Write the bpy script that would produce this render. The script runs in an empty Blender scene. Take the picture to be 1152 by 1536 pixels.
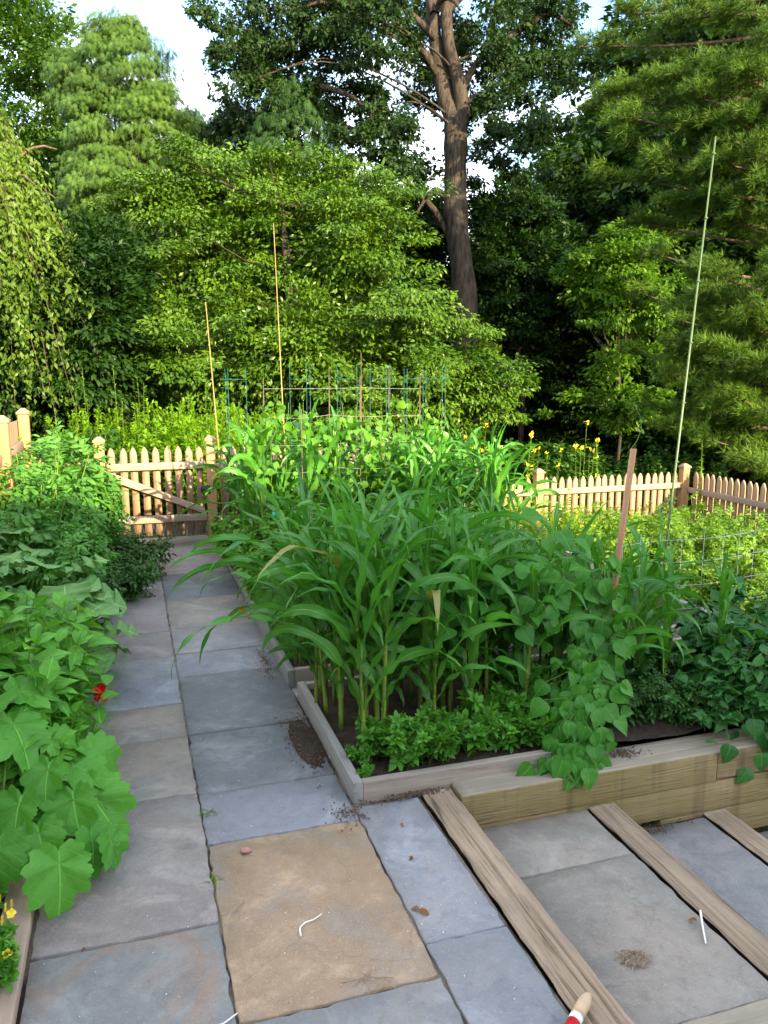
import bpy, math, random
import numpy as np
from mathutils import Vector
PI = math.pi
R = math.radians
rng = np.random.default_rng(7)
random.seed(7)
sc = bpy.context.scene
COL = sc.collection

# ------------------------------------------------------------------ camera
F_PX = 1190.0
PITCH, YAW, EYE = R(9.915), R(17.72), 1.8
cam = bpy.data.cameras.new('camera')
cam.sensor_fit = 'VERTICAL'; cam.sensor_height = 36.0; cam.lens = 36.0 * F_PX / 1536.0
cam.clip_start = 0.05; cam.clip_end = 500
camo = bpy.data.objects.new('camera', cam); COL.objects.link(camo)
camo.location = (0, 0, EYE); camo.rotation_euler = (PI / 2 - PITCH, 0, -YAW)
sc.camera = camo

# ------------------------------------------------------------------ light
SUN_EL, SUN_AZ = R(19.5), R(20)          # the sun stands low behind the camera, a little to its right
sd = Vector((-math.sin(SUN_AZ) * math.cos(SUN_EL), math.cos(SUN_AZ) * math.cos(SUN_EL), -math.sin(SUN_EL)))
sun = bpy.data.lights.new('sun', 'SUN'); sun.energy = 4.0; sun.angle = R(0.6); sun.color = (1.0, 0.80, 0.50)
suno = bpy.data.objects.new('sun', sun); COL.objects.link(suno)
suno.rotation_euler = sd.to_track_quat('-Z', 'Y').to_euler(); suno.location = (0, -20, 20)

world = bpy.data.worlds.new('World'); sc.world = world; world.use_nodes = True
wn, wl = world.node_tree.nodes, world.node_tree.links
bg = wn['Background']
sky = wn.new('ShaderNodeTexSky'); sky.sky_type = 'NISHITA'; sky.sun_disc = False
sky.sun_elevation = SUN_EL; sky.sun_rotation = PI - SUN_AZ
sky.air_density = 1.0; sky.dust_density = 0.6; sky.ozone_density = 1.6
tc = wn.new('ShaderNodeTexCoord'); mp = wn.new('ShaderNodeMapping')
mp.inputs['Scale'].default_value = (1.0, 1.0, 2.2); mp.inputs['Location'].default_value = (3.1, 0.4, 0.2)
cn = wn.new('ShaderNodeTexNoise'); cn.inputs['Scale'].default_value = 2.2; cn.inputs['Detail'].default_value = 7; cn.inputs['Roughness'].default_value = 0.58
cr = wn.new('ShaderNodeValToRGB'); cr.color_ramp.elements[0].position = 0.47; cr.color_ramp.elements[1].position = 0.66
cmx = wn.new('ShaderNodeMix'); cmx.data_type = 'RGBA'; cmx.inputs['B'].default_value = (9.0, 8.5, 7.8, 1)
wl.new(tc.outputs['Generated'], mp.inputs['Vector']); wl.new(mp.outputs[0], cn.inputs['Vector'])
wl.new(cn.outputs['Fac'], cr.inputs['Fac']); wl.new(cr.outputs['Color'], cmx.inputs['Factor'])
wl.new(sky.outputs[0], cmx.inputs['A']); wl.new(cmx.outputs['Result'], bg.inputs['Color'])
bg.inputs['Strength'].default_value = 0.15
sc.view_settings.view_transform = 'Standard'; sc.view_settings.look = 'None'
sc.view_settings.gamma = 1.0; sc.view_settings.use_curve_mapping = False
sc.view_settings.exposure = 2.15
sc.cycles.max_bounces = 6; sc.cycles.diffuse_bounces = 2; sc.cycles.glossy_bounces = 2
sc.cycles.transmission_bounces = 4; sc.cycles.caustics_reflective = False; sc.cycles.caustics_refractive = False

# ------------------------------------------------------------------ helpers
def nz(v):
    v = np.asarray(v, float)
    return v / (np.linalg.norm(v, axis=-1, keepdims=True) + 1e-9)

class MB:
    """collects vertices and faces; build() links them as one mesh object"""
    def __init__(s): s.V = []; s.F = []; s.L = []; s.n = 0
    def add(s, v, faces, luv=None):
        v = np.asarray(v, float).reshape(-1, 3)
        for f in (faces if isinstance(faces, list) else [faces]):
            s.F.append(np.asarray(f, np.int64) + s.n)
        s.V.append(v); s.L.append(np.zeros((len(v), 3)) if luv is None else np.asarray(luv, float).reshape(-1, 3))
        s.n += len(v); return s
    def mesh(s, name, mat, smooth=False):
        me = bpy.data.meshes.new(name)
        V = np.concatenate(s.V); me.vertices.add(len(V)); me.vertices.foreach_set('co', V.astype(np.float32).ravel())
        tot = []; idx = []
        for f in s.F:
            if f.ndim == 1: f = f[None, :]
            if len(f) == 0: continue
            tot.append(np.full(len(f), f.shape[1])); idx.append(f.ravel())
        tot = np.concatenate(tot); idx = np.concatenate(idx)
        me.loops.add(len(idx)); me.loops.foreach_set('vertex_index', idx.astype(np.int32))
        me.polygons.add(len(tot)); st = np.concatenate([[0], np.cumsum(tot)[:-1]])
        me.polygons.foreach_set('loop_start', st.astype(np.int32)); me.polygons.foreach_set('loop_total', tot.astype(np.int32))
        if smooth: me.polygons.foreach_set('use_smooth', np.ones(len(tot), bool))
        me.update(calc_edges=True)
        a = me.attributes.new('luv', 'FLOAT_VECTOR', 'POINT'); a.data.foreach_set('vector', np.concatenate(s.L).astype(np.float32).ravel())
        me.materials.append(mat)
        return me
    def build(s, name, mat, parent=None, smooth=False, bevel=0):
        o = bpy.data.objects.new(name, s.mesh(name, mat, smooth)); COL.objects.link(o)
        if parent: o.parent = parent
        if bevel:
            b = o.modifiers.new('bevel', 'BEVEL'); b.width = bevel; b.segments = 2; b.limit_method = 'ANGLE'
        return o

def tag(o, label=None, cat=None, group=None, kind=None):
    if label: o['label'] = label
    if cat: o['category'] = cat
    if group: o['group'] = group
    if kind: o['kind'] = kind
    return o
def thing(name, label, cat, loc=(0, 0, 0), rz=0, group=None, kind=None):
    o = bpy.data.objects.new(name, None); COL.objects.link(o); o.empty_display_size = 0.1
    o.location = loc; o.rotation_euler = (0, 0, rz)
    return tag(o, label, cat, group, kind)
def link_mesh(name, me, parent):
    o = bpy.data.objects.new(name, me); COL.objects.link(o); o.parent = parent; return o
def dup(root, loc, rz=0, s=1.0, label=None, group=None):
    r = root.copy(); COL.objects.link(r); r.location = loc; r.rotation_euler = (0, 0, rz); r.scale = (s, s, s)
    if label: r['label'] = label
    if group: r['group'] = group
    for ch in list(root.children):
        c = ch.copy(); COL.objects.link(c); c.parent = r
        for g in list(ch.children):
            d = g.copy(); COL.objects.link(d); d.parent = c
    return r
ORD = ['first', 'second', 'third', 'fourth', 'fifth', 'sixth', 'seventh', 'eighth', 'ninth', 'tenth', 'eleventh', 'twelfth', 'thirteenth', 'fourteenth', 'fifteenth', 'sixteenth', 'seventeenth', 'eighteenth', 'nineteenth', 'twentieth', 'twenty-first', 'twenty-second', 'twenty-third', 'twenty-fourth']

BOXF = np.array([[0, 3, 2, 1], [4, 5, 6, 7], [0, 1, 5, 4], [1, 2, 6, 5], [2, 3, 7, 6], [3, 0, 4, 7]])
def box(mb, x0, x1, y0, y1, z0, z1, r=None):
    v = np.array([[x0, y0, z0], [x1, y0, z0], [x1, y1, z0], [x0, y1, z0], [x0, y0, z1], [x1, y0, z1], [x1, y1, z1], [x0, y1, z1]], float)
    mb.add(v, BOXF, np.tile([0, 0, rng.random() if r is None else r], (8, 1))); return mb
def tube(mb, pts, rad, n=6, rnd=None, cap=True):
    pts = np.asarray(pts, float); m = len(pts); rad = np.broadcast_to(np.asarray(rad, float), (m,))
    T = nz(np.gradient(pts, axis=0)); ref = np.array([0, 0, 1.]) if abs(T[:, 2]).mean() < .8 else np.array([1., 0, 0])
    A = nz(np.cross(T, ref)); B = np.cross(T, A)
    a = np.linspace(0, 2 * PI, n, endpoint=False)
    v = pts[:, None] + rad[:, None, None] * (np.cos(a)[None, :, None] * A[:, None] + np.sin(a)[None, :, None] * B[:, None])
    i = np.arange(m - 1)[:, None] * n; j = np.arange(n)[None]; k = (j + 1) % n
    f = np.stack([i + j, i + k, i + n + k, i + n + j], -1).reshape(-1, 4)
    lu = np.zeros((m, n, 3)); lu[:, :, 1] = np.linspace(0, 1, m)[:, None]; lu[:, :, 2] = rng.random() if rnd is None else rnd
    fs = [f]
    if cap: fs += [np.arange(n)[::-1][None], (np.arange(n) + (m - 1) * n)[None]]
    mb.add(v.reshape(-1, 3), fs, lu.reshape(-1, 3)); return mb
def curve_pts(p0, p1, sag, n=8, wob=0.0):
    p0, p1 = np.array(p0, float), np.array(p1, float); t = np.linspace(0, 1, n)[:, None]
    p = p0 + (p1 - p0) * t; p[:, 2] += (4 * t * (1 - t))[:, 0] * sag
    if wob: p[1:-1] += rng.normal(0, wob, (n - 2, 3))
    return p
def prism(mb, poly, z0, z1, rnd=None, inset=0.0, dz=0.0):
    """vertical prism from a ground outline, with an optional chamfer"""
    poly = np.asarray(poly, float); n = len(poly); c = poly.mean(0)
    rings = [np.c_[poly, np.full(n, z0)]]
    if inset:
        q = poly + (c - poly) / (np.linalg.norm(c - poly, axis=1, keepdims=True)) * inset
        rings += [np.c_[poly, np.full(n, z1 - dz)], np.c_[q, np.full(n, z1)]]
    else: rings += [np.c_[poly, np.full(n, z1)]]
    m = len(rings); j = np.arange(n); k = (j + 1) % n; fs = []
    for r in range(m - 1): fs.append(np.stack([r * n + j, r * n + k, (r + 1) * n + k, (r + 1) * n + j], -1))
    fs.append((np.arange(n) + (m - 1) * n)[None])
    v = np.concatenate(rings); mb.add(v, fs, np.tile([0, 0, rng.random() if rnd is None else rnd], (len(v), 1))); return mb
def hum(x, y, s=0):
    return (np.sin(x * 1.7 + s) * np.cos(y * 2.3 - s * 1.3) + .5 * np.sin(x * 4.1 - y * 3.3 + s * 2) + .3 * np.sin(x * 9.7 + y * 7.9 + s * 5)) / 1.8

# ---- placing by bearing: a point at a true distance along the view
FW = np.array([math.sin(YAW) * math.cos(PITCH), math.cos(YAW) * math.cos(PITCH), -math.sin(PITCH)])
RT = np.array([math.cos(YAW), -math.sin(YAW), 0.]); UP = np.cross(RT, FW)
def at(px, py, d):
    return np.array([0, 0, EYE]) + d * (FW + RT * (px - 576) / F_PX - UP * (py - 768) / F_PX)

# ------------------------------------------------------------------ materials
def nt(name):
    m = bpy.data.materials.new(name); m.use_nodes = True
    return m, m.node_tree.nodes, m.node_tree.links, m.node_tree.nodes['Principled BSDF']
class G:
    """tiny node-graph writer"""
    def __init__(s, name): s.m, s.n, s.l, s.p = nt(name)
    def node(s, t, ins=None, **kw):
        nd = s.n.new('ShaderNode' + t)
        for k, v in kw.items(): setattr(nd, k, v)
        for k, v in (ins or {}).items(): s.set(nd.inputs[k], v)
        return nd
    def set(s, inp, v):
        if isinstance(v, bpy.types.NodeSocket): s.l.new(v, inp)
        else:
            if hasattr(inp.default_value, '__len__') and len(inp.default_value) == 4 and len(v) == 3: v = (*v, 1)
            inp.default_value = v
    def math(s, op, a, b=0.0, c=None):
        nd = s.n.new('ShaderNodeMath'); nd.operation = op; s.set(nd.inputs[0], a); s.set(nd.inputs[1], b)
        if c is not None: s.set(nd.inputs[2], c)
        return nd.outputs[0]
    def mix(s, f, a, b, blend='MIX'):
        nd = s.n.new('ShaderNodeMix'); nd.data_type = 'RGBA'; nd.blend_type = blend
        s.set(nd.inputs['Factor'], f); s.set(nd.inputs[6], a); s.set(nd.inputs[7], b); return nd.outputs[2]
    def noise(s, vec, scale, detail=3, rough=.55, dist=0.0, out=0):
        nd = s.node('TexNoise', {'Vector': vec, 'Scale': scale, 'Detail': detail, 'Roughness': rough, 'Distortion': dist}); return nd.outputs[out]
    def ramp(s, f, stops):
        nd = s.n.new('ShaderNodeValToRGB'); s.set(nd.inputs[0], f); e = nd.color_ramp.elements
        while len(e) < len(stops): e.new(.5)
        for el, (p, c) in zip(e, stops): el.position = p; el.color = (*c, 1) if len(c) == 3 else c
        return nd.outputs[0]
    def step(s, f, a, b): return s.node('MapRange', {'Value': f, 'From Min': a, 'From Max': b}).outputs[0]
    def obj(s): return s.node('TexCoord').outputs['Object']
    def pos(s): return s.node('NewGeometry').outputs['Position']
    def mapv(s, v, scale=(1, 1, 1), rot=(0, 0, 0), loc=(0, 0, 0)):
        return s.node('Mapping', {'Vector': v, 'Scale': scale, 'Rotation': rot, 'Location': loc}).outputs[0]
    def luv(s):
        a = s.n.new('ShaderNodeAttribute'); a.attribute_name = 'luv'
        x = s.n.new('ShaderNodeSeparateXYZ'); s.l.new(a.outputs['Vector'], x.inputs[0]); return x.outputs
    def bump(s, h, strength=.5, dist=.01, prev=None):
        nd = s.node('Bump', {'Strength': strength, 'Distance': dist, 'Height': h})
        if prev: s.l.new(prev, nd.inputs['Normal'])
        return nd.outputs[0]
    def fin(s, col=None, rough=None, normal=None, spec=None, metal=None):
        if col is not None: s.set(s.p.inputs['Base Color'], col)
        if rough is not None: s.set(s.p.inputs['Roughness'], rough)
        if normal is not None: s.l.new(normal, s.p.inputs['Normal'])
        if spec is not None: s.p.inputs['Specular IOR Level'].default_value = spec
        if metal is not None: s.p.inputs['Metallic'].default_value = metal
        return s.m

def leafmat(name, c1, c2, trans=.3, rough=.45, vein=0, nscale=1.2, tint=(1.5, 1.5, .55), spec=.4, dry=None):
    c1, c2 = [(x[0] * 1.06, x[1] * 1.08, x[2] * .62) for x in (c1, c2)]; spec *= .7
    g = G(name); lu = g.luv()
    ns = g.noise(g.pos(), nscale, 2)
    f = g.math('ADD', g.math('MULTIPLY', lu[2], .6), g.math('MULTIPLY', g.step(ns, .3, .7), .4))
    col = g.mix(f, c1, c2)
    if dry: col = g.mix(g.step(lu[2], .985, .99), col, dry)
    if vein:
        ax = g.math('ABSOLUTE', lu[0])
        mid = g.step(ax, .022, .006)
        fr = g.math('FRACT', g.math('MULTIPLY', g.math('SUBTRACT', lu[1], g.math('MULTIPLY', ax, .8)), vein))
        sv = g.step(g.math('ABSOLUTE', g.math('SUBTRACT', fr, .5)), .06, .0)
        v = g.math('MAXIMUM', mid, g.math('MULTIPLY', sv, .3))
        puck = g.noise(g.pos(), 38, 3, .6)
        col = g.mix(g.math('MULTIPLY', g.step(puck, .35, .7), .25), col, tuple(x * .6 for x in c1))
        col = g.mix(g.math('MULTIPLY', v, .42), col, tuple(min(1, x * 2.2 + .04) for x in c2))
        g.fin(normal=g.bump(g.math('SUBTRACT', puck, v), .6, .006))
    g.fin(col, rough, spec=spec)
    tr = g.node('BsdfTranslucent', {'Color': g.mix(1.0, col, tint, 'MULTIPLY')})
    mx = g.node('MixShader', {0: trans}); g.l.new(g.p.outputs[0], mx.inputs[1]); g.l.new(tr.outputs[0], mx.inputs[2])
    g.l.new(mx.outputs[0], g.n['Material Output'].inputs[0]); return g.m

def woodmat(name, c1, c2, dark, axis=1, grain=1.0, stain=None, rough=.75, crack=.5, scale=1.0):
    g = G(name); lu = g.luv(); ob = g.obj()
    off = g.node('CombineXYZ', {0: g.math('MULTIPLY', lu[2], 13.), 1: g.math('MULTIPLY', lu[2], 7.), 2: g.math('MULTIPLY', lu[2], 5.)}).outputs[0]
    v = g.node('VectorMath', {0: ob, 1: off}, operation='ADD').outputs[0]
    st = [28, 28, 28]; st[axis] = 1.3
    a = g.noise(g.mapv(v, tuple(x * scale for x in st)), 1.0, 5, .62, .6)
    st2 = [110, 110, 110]; st2[axis] = 3.5
    b = g.noise(g.mapv(v, tuple(x * scale for x in st2)), 1.0, 3, .6)
    col = g.mix(g.step(a, .32, .68), c1, c2)
    ck = g.step(b, .42, .30); ck2 = g.step(a, .40, .33)
    ckk = g.math('MAXIMUM', g.math('MULTIPLY', ck, .7), ck2)
    col = g.mix(g.math('MULTIPLY', ckk, crack), col, dark)
    col = g.mix(g.math('MULTIPLY', lu[2], .5), col, tuple(x * y for x, y in zip(c1, (.68, .74, .82))))
    wea = g.noise(g.pos(), 2.2, 5, .7); col = g.mix(g.math('MULTIPLY', g.step(wea, .46, .66), .45), col, tuple(x * y for x, y in zip(c1, (.62, .70, .80))))
    if stain:
        n2 = g.noise(g.mapv(ob, (1.6, 1.6, 3)), 1.0, 4, .6)
        col = g.mix(g.step(n2, .38, .62), col, stain)
        n3 = g.noise(g.mapv(ob, (9, 9, .6)), 1.0, 3, .6)
        col = g.mix(g.math('MULTIPLY', g.step(n3, .52, .72), .6), col, dark)
    nrm = g.bump(g.math('ADD', a, g.math('MULTIPLY', b, .7)), .6 * grain, .006)
    return g.fin(col, rough, nrm, spec=.3)

def stonemat(name, base, c2, c3=None, speck=.5, rough=.6):
    """bluestone: mottled, cleft in thin layers, gritty"""
    g = G(name); lu = g.luv(); ob = g.pos()
    off = g.node('CombineXYZ', {0: g.math('MULTIPLY', lu[2], 31.), 1: g.math('MULTIPLY', lu[2], 17.), 2: 0.0}).outputs[0]
    v = g.node('VectorMath', {0: ob, 1: off}, operation='ADD').outputs[0]
    n1 = g.noise(v, 3.2, 7, .68, .7); n2 = g.noise(v, 16, 6, .72, .4); n3 = g.noise(v, 130, 3, .7)
    dk = tuple(x * .76 for x in base); lt = tuple(min(1, x * 1.10) for x in c2)
    col = g.mix(g.step(n1, .34, .62), dk, base); col = g.mix(g.step(n1, .52, .72), col, lt)
    if c3: col = g.mix(g.math('MULTIPLY', g.step(g.noise(v, 2.0, 5, .65, 1.2), .48, .62), .75), col, c3)
    col = g.mix(g.math('MULTIPLY', g.step(n2, .50, .66), .45), col, tuple(x * .62 for x in base))
    col = g.mix(g.math('MULTIPLY', g.step(n2, .42, .30), .35), col, lt)
    col = g.mix(g.math('MULTIPLY', g.step(n3, .36, .30), .5), col, tuple(x * .35 for x in base))
    col = g.mix(g.math('MULTIPLY', g.step(n3, .58, .70), .45), col, tuple(min(1, x * 1.5) for x in c2))
    # cleft layers: low steps where one sheet of stone breaks off, dark where the edge shows
    wv = g.node('VectorMath', {0: v, 1: g.node('VectorMath', {0: g.noise(v, 5, 6, .7, out=1), 3: .09}, operation='SCALE').outputs[0]}, operation='ADD').outputs[0]
    h = g.noise(g.mapv(wv, (1.0, 1.9, 1)), 1.1, 1, .5)
    fr = g.math('FRACT', g.math('MULTIPLY', h, 7.0))
    edge = g.math('MULTIPLY', g.step(fr, .03, .0), .35); mask = g.step(g.noise(v, 1.7, 2), .50, .58)
    ed = g.math('MULTIPLY', edge, mask)
    vor = g.n.new('ShaderNodeTexVoronoi'); vor.feature = 'DISTANCE_TO_EDGE'; g.set(vor.inputs['Vector'], g.mapv(wv, (1, .55, 1), (0, 0, .4))); vor.inputs['Scale'].default_value = 1.9
    ck = g.math('MULTIPLY', g.step(vor.outputs[0], .005, .0005), g.step(g.noise(v, 1.3, 2), .55, .61))
    ed = g.math('MAXIMUM', g.math('MULTIPLY', ed, .4), ck)
    col = g.mix(g.math('MULTIPLY', ed, .2), col, tuple(x * .22 for x in base))
    hh = g.math('ADD', g.math('MULTIPLY', g.math('FLOOR', g.math('MULTIPLY', h, 7.0)), .22), g.math('ADD', g.math('MULTIPLY', n2, .7), g.math('MULTIPLY', n3, .22)))
    hh = g.math('SUBTRACT', hh, g.math('MULTIPLY', ck, .08))
    return g.fin(col, g.math('ADD', rough - .1, g.math('MULTIPLY', n2, .3)), g.bump(hh, .9, .008), spec=.4)

M = {}
M['blue'] = stonemat('bluestone', (.25, .248, .245), (.32, .312, .30), (.28, .26, .235))
M['blue2'] = stonemat('bluestone_dark', (.17, .178, .18), (.24, .248, .245))
M['blue3'] = stonemat('bluestone_pale', (.25, .258, .275), (.315, .32, .33), (.28, .26, .25))
M['grey'] = stonemat('bluestone_grey', (.26, .238, .20), (.32, .295, .25), (.30, .25, .20))
M['rust'] = stonemat('bluestone_rusty_vein', (.25, .243, .225), (.31, .30, .27), (.32, .20, .135))
M['brown'] = stonemat('sandstone_tan', (.37, .255, .155), (.47, .345, .225), (.27, .225, .18), .4)
M['purple'] = stonemat('bluestone_purplish', (.26, .225, .20), (.32, .28, .245), (.25, .24, .22))
M['old_wood'] = woodmat('weathered_plank', (.27, .19, .12), (.46, .345, .235), (.05, .034, .022), 1, 2.2, None, .8, .95)
M['old_wood_x'] = woodmat('weathered_board_across', (.30, .245, .17), (.44, .37, .27), (.12, .09, .06), 0, 1.2, None, .8, .6)
M['bed_wood_y'] = woodmat('grey_bed_board', (.24, .225, .20), (.35, .33, .30), (.09, .08, .07), 1, 1.0, None, .85, .5)
M['bed_wood_x'] = woodmat('grey_bed_board_across', (.29, .235, .18), (.40, .34, .27), (.12, .09, .07), 0, 1.0, None, .85, .5)
M['wall_wood'] = woodmat('algae_stained_timber', (.31, .22, .11), (.42, .31, .17), (.05, .032, .014), 0, 2.0, (.235, .185, .075), .8, .9, 1.7)
M['fence'] = woodmat('cedar_fence', (.35, .215, .125), (.47, .30, .18), (.30, .18, .10), 2, .6, None, .7, .3)
M['fence_x'] = woodmat('cedar_fence_rail', (.36, .25, .17), (.47, .33, .23), (.22, .14, .09), 0, .6, None, .7, .4)
M['fence_y'] = woodmat('cedar_rail_side', (.33, .23, .165), (.42, .31, .22), (.2, .13, .09), 1, .6, None, .7, .4)
M['post'] = woodmat('cedar_post', (.42, .21, .085), (.50, .27, .11), (.30, .15, .06), 2, .6, None, .6, .3)
M['stake'] = woodmat('tree_stake', (.42, .21, .10), (.52, .28, .14), (.16, .07, .04), 2, 1, None, .6, .5)
M['bamboo'] = woodmat('bamboo_tan', (.27, .20, .055), (.36, .27, .08), (.25, .17, .06), 2, .3, None, .45, .3)
def bark(name, c1, c2):
    g = G(name); v = g.mapv(g.obj(), (9, 9, 1.6)); a = g.noise(v, 1.6, 6, .65, .5)
    col = g.mix(g.step(a, .35, .62), c1, c2); big = g.noise(g.obj(), .9, 3)
    col = g.mix(g.math('MULTIPLY', g.step(big, .45, .65), .5), col, tuple(x * 1.25 for x in c2))
    return g.fin(col, .9, g.bump(a, 1.0, .06), spec=.2)
M['bark'] = bark('furrowed_bark', (.010, .008, .006), (.070, .055, .040))
M['bark_pale'] = bark('pale_branch_bark', (.06, .042, .026), (.17, .125, .08))
M['stem'] = leafmat('green_stem', (.10, .17, .035), (.16, .24, .06), .1, .5)
M['corn_stalk'] = leafmat('corn_stalk_green', (.15, .23, .05), (.24, .33, .09), .15, .45)
def plain(name, c, rough=.5, metal=0.0, spec=.5, var=.15, sc_=40):
    g = G(name); n = g.noise(g.obj(), sc_, 3)
    return g.fin(g.mix(g.step(n, .3, .7), tuple(x * (1 - var) for x in c), tuple(min(1, x * (1 + var)) for x in c)), rough, metal=metal, spec=spec)
M['dead_twig'] = plain('dry_straw', (.36, .26, .17), .8)
M['white_stem'] = plain('bleached_stem', (.80, .77, .68), .6)
M['green_pole'] = plain('green_coated_stake', (.09, .14, .05), .4)
M['green_wire'] = plain('green_cage_wire', (.02, .13, .10), .4)
M['wire'] = plain('galvanised_wire', (.42, .44, .42), .35, .8)
M['twine'] = plain('white_twine', (.42, .45, .40), .8)
M['bracket'] = plain('dark_hinge_metal', (.04, .04, .045), .5, .5)
M['glass'] = plain('window_glass', (.05, .06, .07), .08)
M['siding'] = plain('house_siding', (.55, .54, .50), .7)
M['roof'] = plain('roof_shingle', (.12, .11, .11), .9)

g = G('soil_dark'); v = g.pos(); a = g.noise(v, 14, 6, .7); b = g.noise(v, 120, 3, .7)
M['soil'] = g.fin(g.mix(g.step(g.math('ADD', g.math('MULTIPLY', a, .5), g.math('MULTIPLY', b, .5)), .35, .65), (.028, .02, .014), (.11, .08, .055)), .95, g.bump(g.math('ADD', a, b), 1.0, .02), spec=.2)
g = G('joint_sand'); v = g.pos(); a = g.noise(v, 3.2, 4, .6); b = g.noise(v, 160, 3, .7)
cs = g.mix(g.step(a, .42, .54), (.06, .048, .036), (.34, .28, .21))
M['joint'] = g.fin(g.mix(g.math('MULTIPLY', g.step(b, .35, .65), .5), cs, (.06, .05, .04)), .95, g.bump(b, .8, .006), spec=.2)
g = G('ground_litter'); v = g.pos(); a = g.noise(v, .8, 5, .65); b = g.noise(v, 30, 4, .7)
cs = g.mix(g.step(a, .42, .58), (.03, .045, .012), (.045, .035, .02))
M['ground'] = g.fin(g.mix(g.math('MULTIPLY', g.step(b, .4, .6), .6), cs, (.06, .075, .02)), .95, g.bump(b, 1.0, .03), spec=.2)

# ------------------------------------------------------------------ ground
def gz(x, y):
    x = np.asarray(x, float); y = np.asarray(y, float)
    z = np.full(np.broadcast(x, y).shape, -0.07)
    low = np.clip((x - 4.0) / .25, 0, 1) * np.clip((y - 1.0) / .3, 0, 1)
    z = np.where(y > 9.3, -0.07 + 0 * z, z)
    z = z - .43 * low
    z = np.where((x > 1.13) & (y < 2.95), -0.62, z)
    far = np.clip((np.hypot(x, y) - 11) / 25, 0, 1)
    z = z * (1 - far) + (-1.2) * far + far * .4 * hum(x * .12, y * .12)
    return z
xs = np.unique(np.concatenate([np.linspace(-60, -6, 28), np.linspace(-6, 12, 73), [1.1, 1.14, 3.95, 4.0, 4.25], np.linspace(12, 75, 32)]))
ys = np.unique(np.concatenate([np.linspace(-40, -2, 20), np.linspace(-2, 11, 53), [2.90, 2.96], np.linspace(11, 90, 40)]))
X, Y = np.meshgrid(xs, ys); nx = len(xs); ny = len(ys)
idx = np.arange(nx * ny).reshape(ny, nx)
mb = MB(); mb.add(np.c_[X.ravel(), Y.ravel(), gz(X, Y).ravel()], np.stack([idx[:-1, :-1], idx[:-1, 1:], idx[1:, 1:], idx[1:, :-1]], -1).reshape(-1, 4))
tag(mb.build('ground', M['ground'], smooth=True), kind='structure')

# ------------------------------------------------------------------ stone path
path = thing('path', None, None, kind='structure')
def outline(x0, x1, y0, y1, jit=.0025, corner=0.0, skew=(0, 0, 0, 0)):
    c = [(x0, y0 + skew[0]), (x1, y0 + skew[1]), (x1, y1 + skew[2]), (x0, y1 + skew[3])]
    pts = []
    for i in range(4):
        a, b = np.array(c[i]), np.array(c[(i + 1) % 4]); L = np.linalg.norm(b - a); n = max(3, int(L / .035))
        for k in range(n):
            p = a + (b - a) * k / n
            if k == 0 and corner:
                p = a + (np.array(c[2]) / 2 + np.array(c[0]) / 2 - a) * corner
            elif k: p = p + rng.normal(0, jit, 2)
            pts.append(p)
    return pts
def slab(parent, x0, x1, y0, y1, m, z=0.0, gap=.0042, dz=None, **kw):
    mb = MB(); t = z + (rng.normal(0, .0015) if dz is None else dz)
    prism(mb, outline(x0 + gap, x1 - gap, y0 + gap, y1 - gap, **kw), z - .05, t, inset=.004, dz=.004)
    return mb.build('paving_slab', M[m], parent)
XL, XM, XR, XT = -0.385, 0.20, 0.815, 1.105
for a, b, m in [(.9, 2.42, 'rust'), (2.42, 3.29, 'purple'), (3.29, 3.87, 'grey'), (3.87, 4.29, 'grey'), (4.29, 5.07, 'blue3'), (5.07, 5.60, 'purple'), (5.60, 6.78, 'purple'), (6.78, 7.23, 'purple'), (7.23, 8.0, 'grey'), (8.0, 8.52, 'grey')]:
    slab(path, XL, XM, a, b, m, skew=(rng.normal(0, .006), rng.normal(0, .006), 0, 0))
for a, b, m in [(.9, 1.975, 'blue'), (1.975, 2.88, 'brown'), (2.88, 3.27, 'blue3'), (3.27, 3.87, 'blue2'), (3.87, 4.69, 'blue2'), (4.69, 5.10, 'blue3'), (5.10, 5.64, 'blue'), (5.64, 6.42, 'grey'), (6.42, 7.26, 'blue2'), (7.26, 8.0, 'purple'), (8.0, 8.52, 'grey')]:
    slab(path, XM, XR, a, b, m, skew=(rng.normal(0, .005), rng.normal(0, .005), 0, 0), corner=.012 if m == 'brown' else 0)
slab(path, XR, XT, 2.12, 2.975, 'blue3'); slab(path, XR, XT, .9, 2.12, 'blue3')
slab(path, XR + .0, 1.6, 4.20, 4.33, 'blue3', dz=-.004)
mb = MB(); box(mb, -.40, 1.115, .5, 8.55, -.06, -.012)
mb.build('joint_filler', M['joint'], path)
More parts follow.
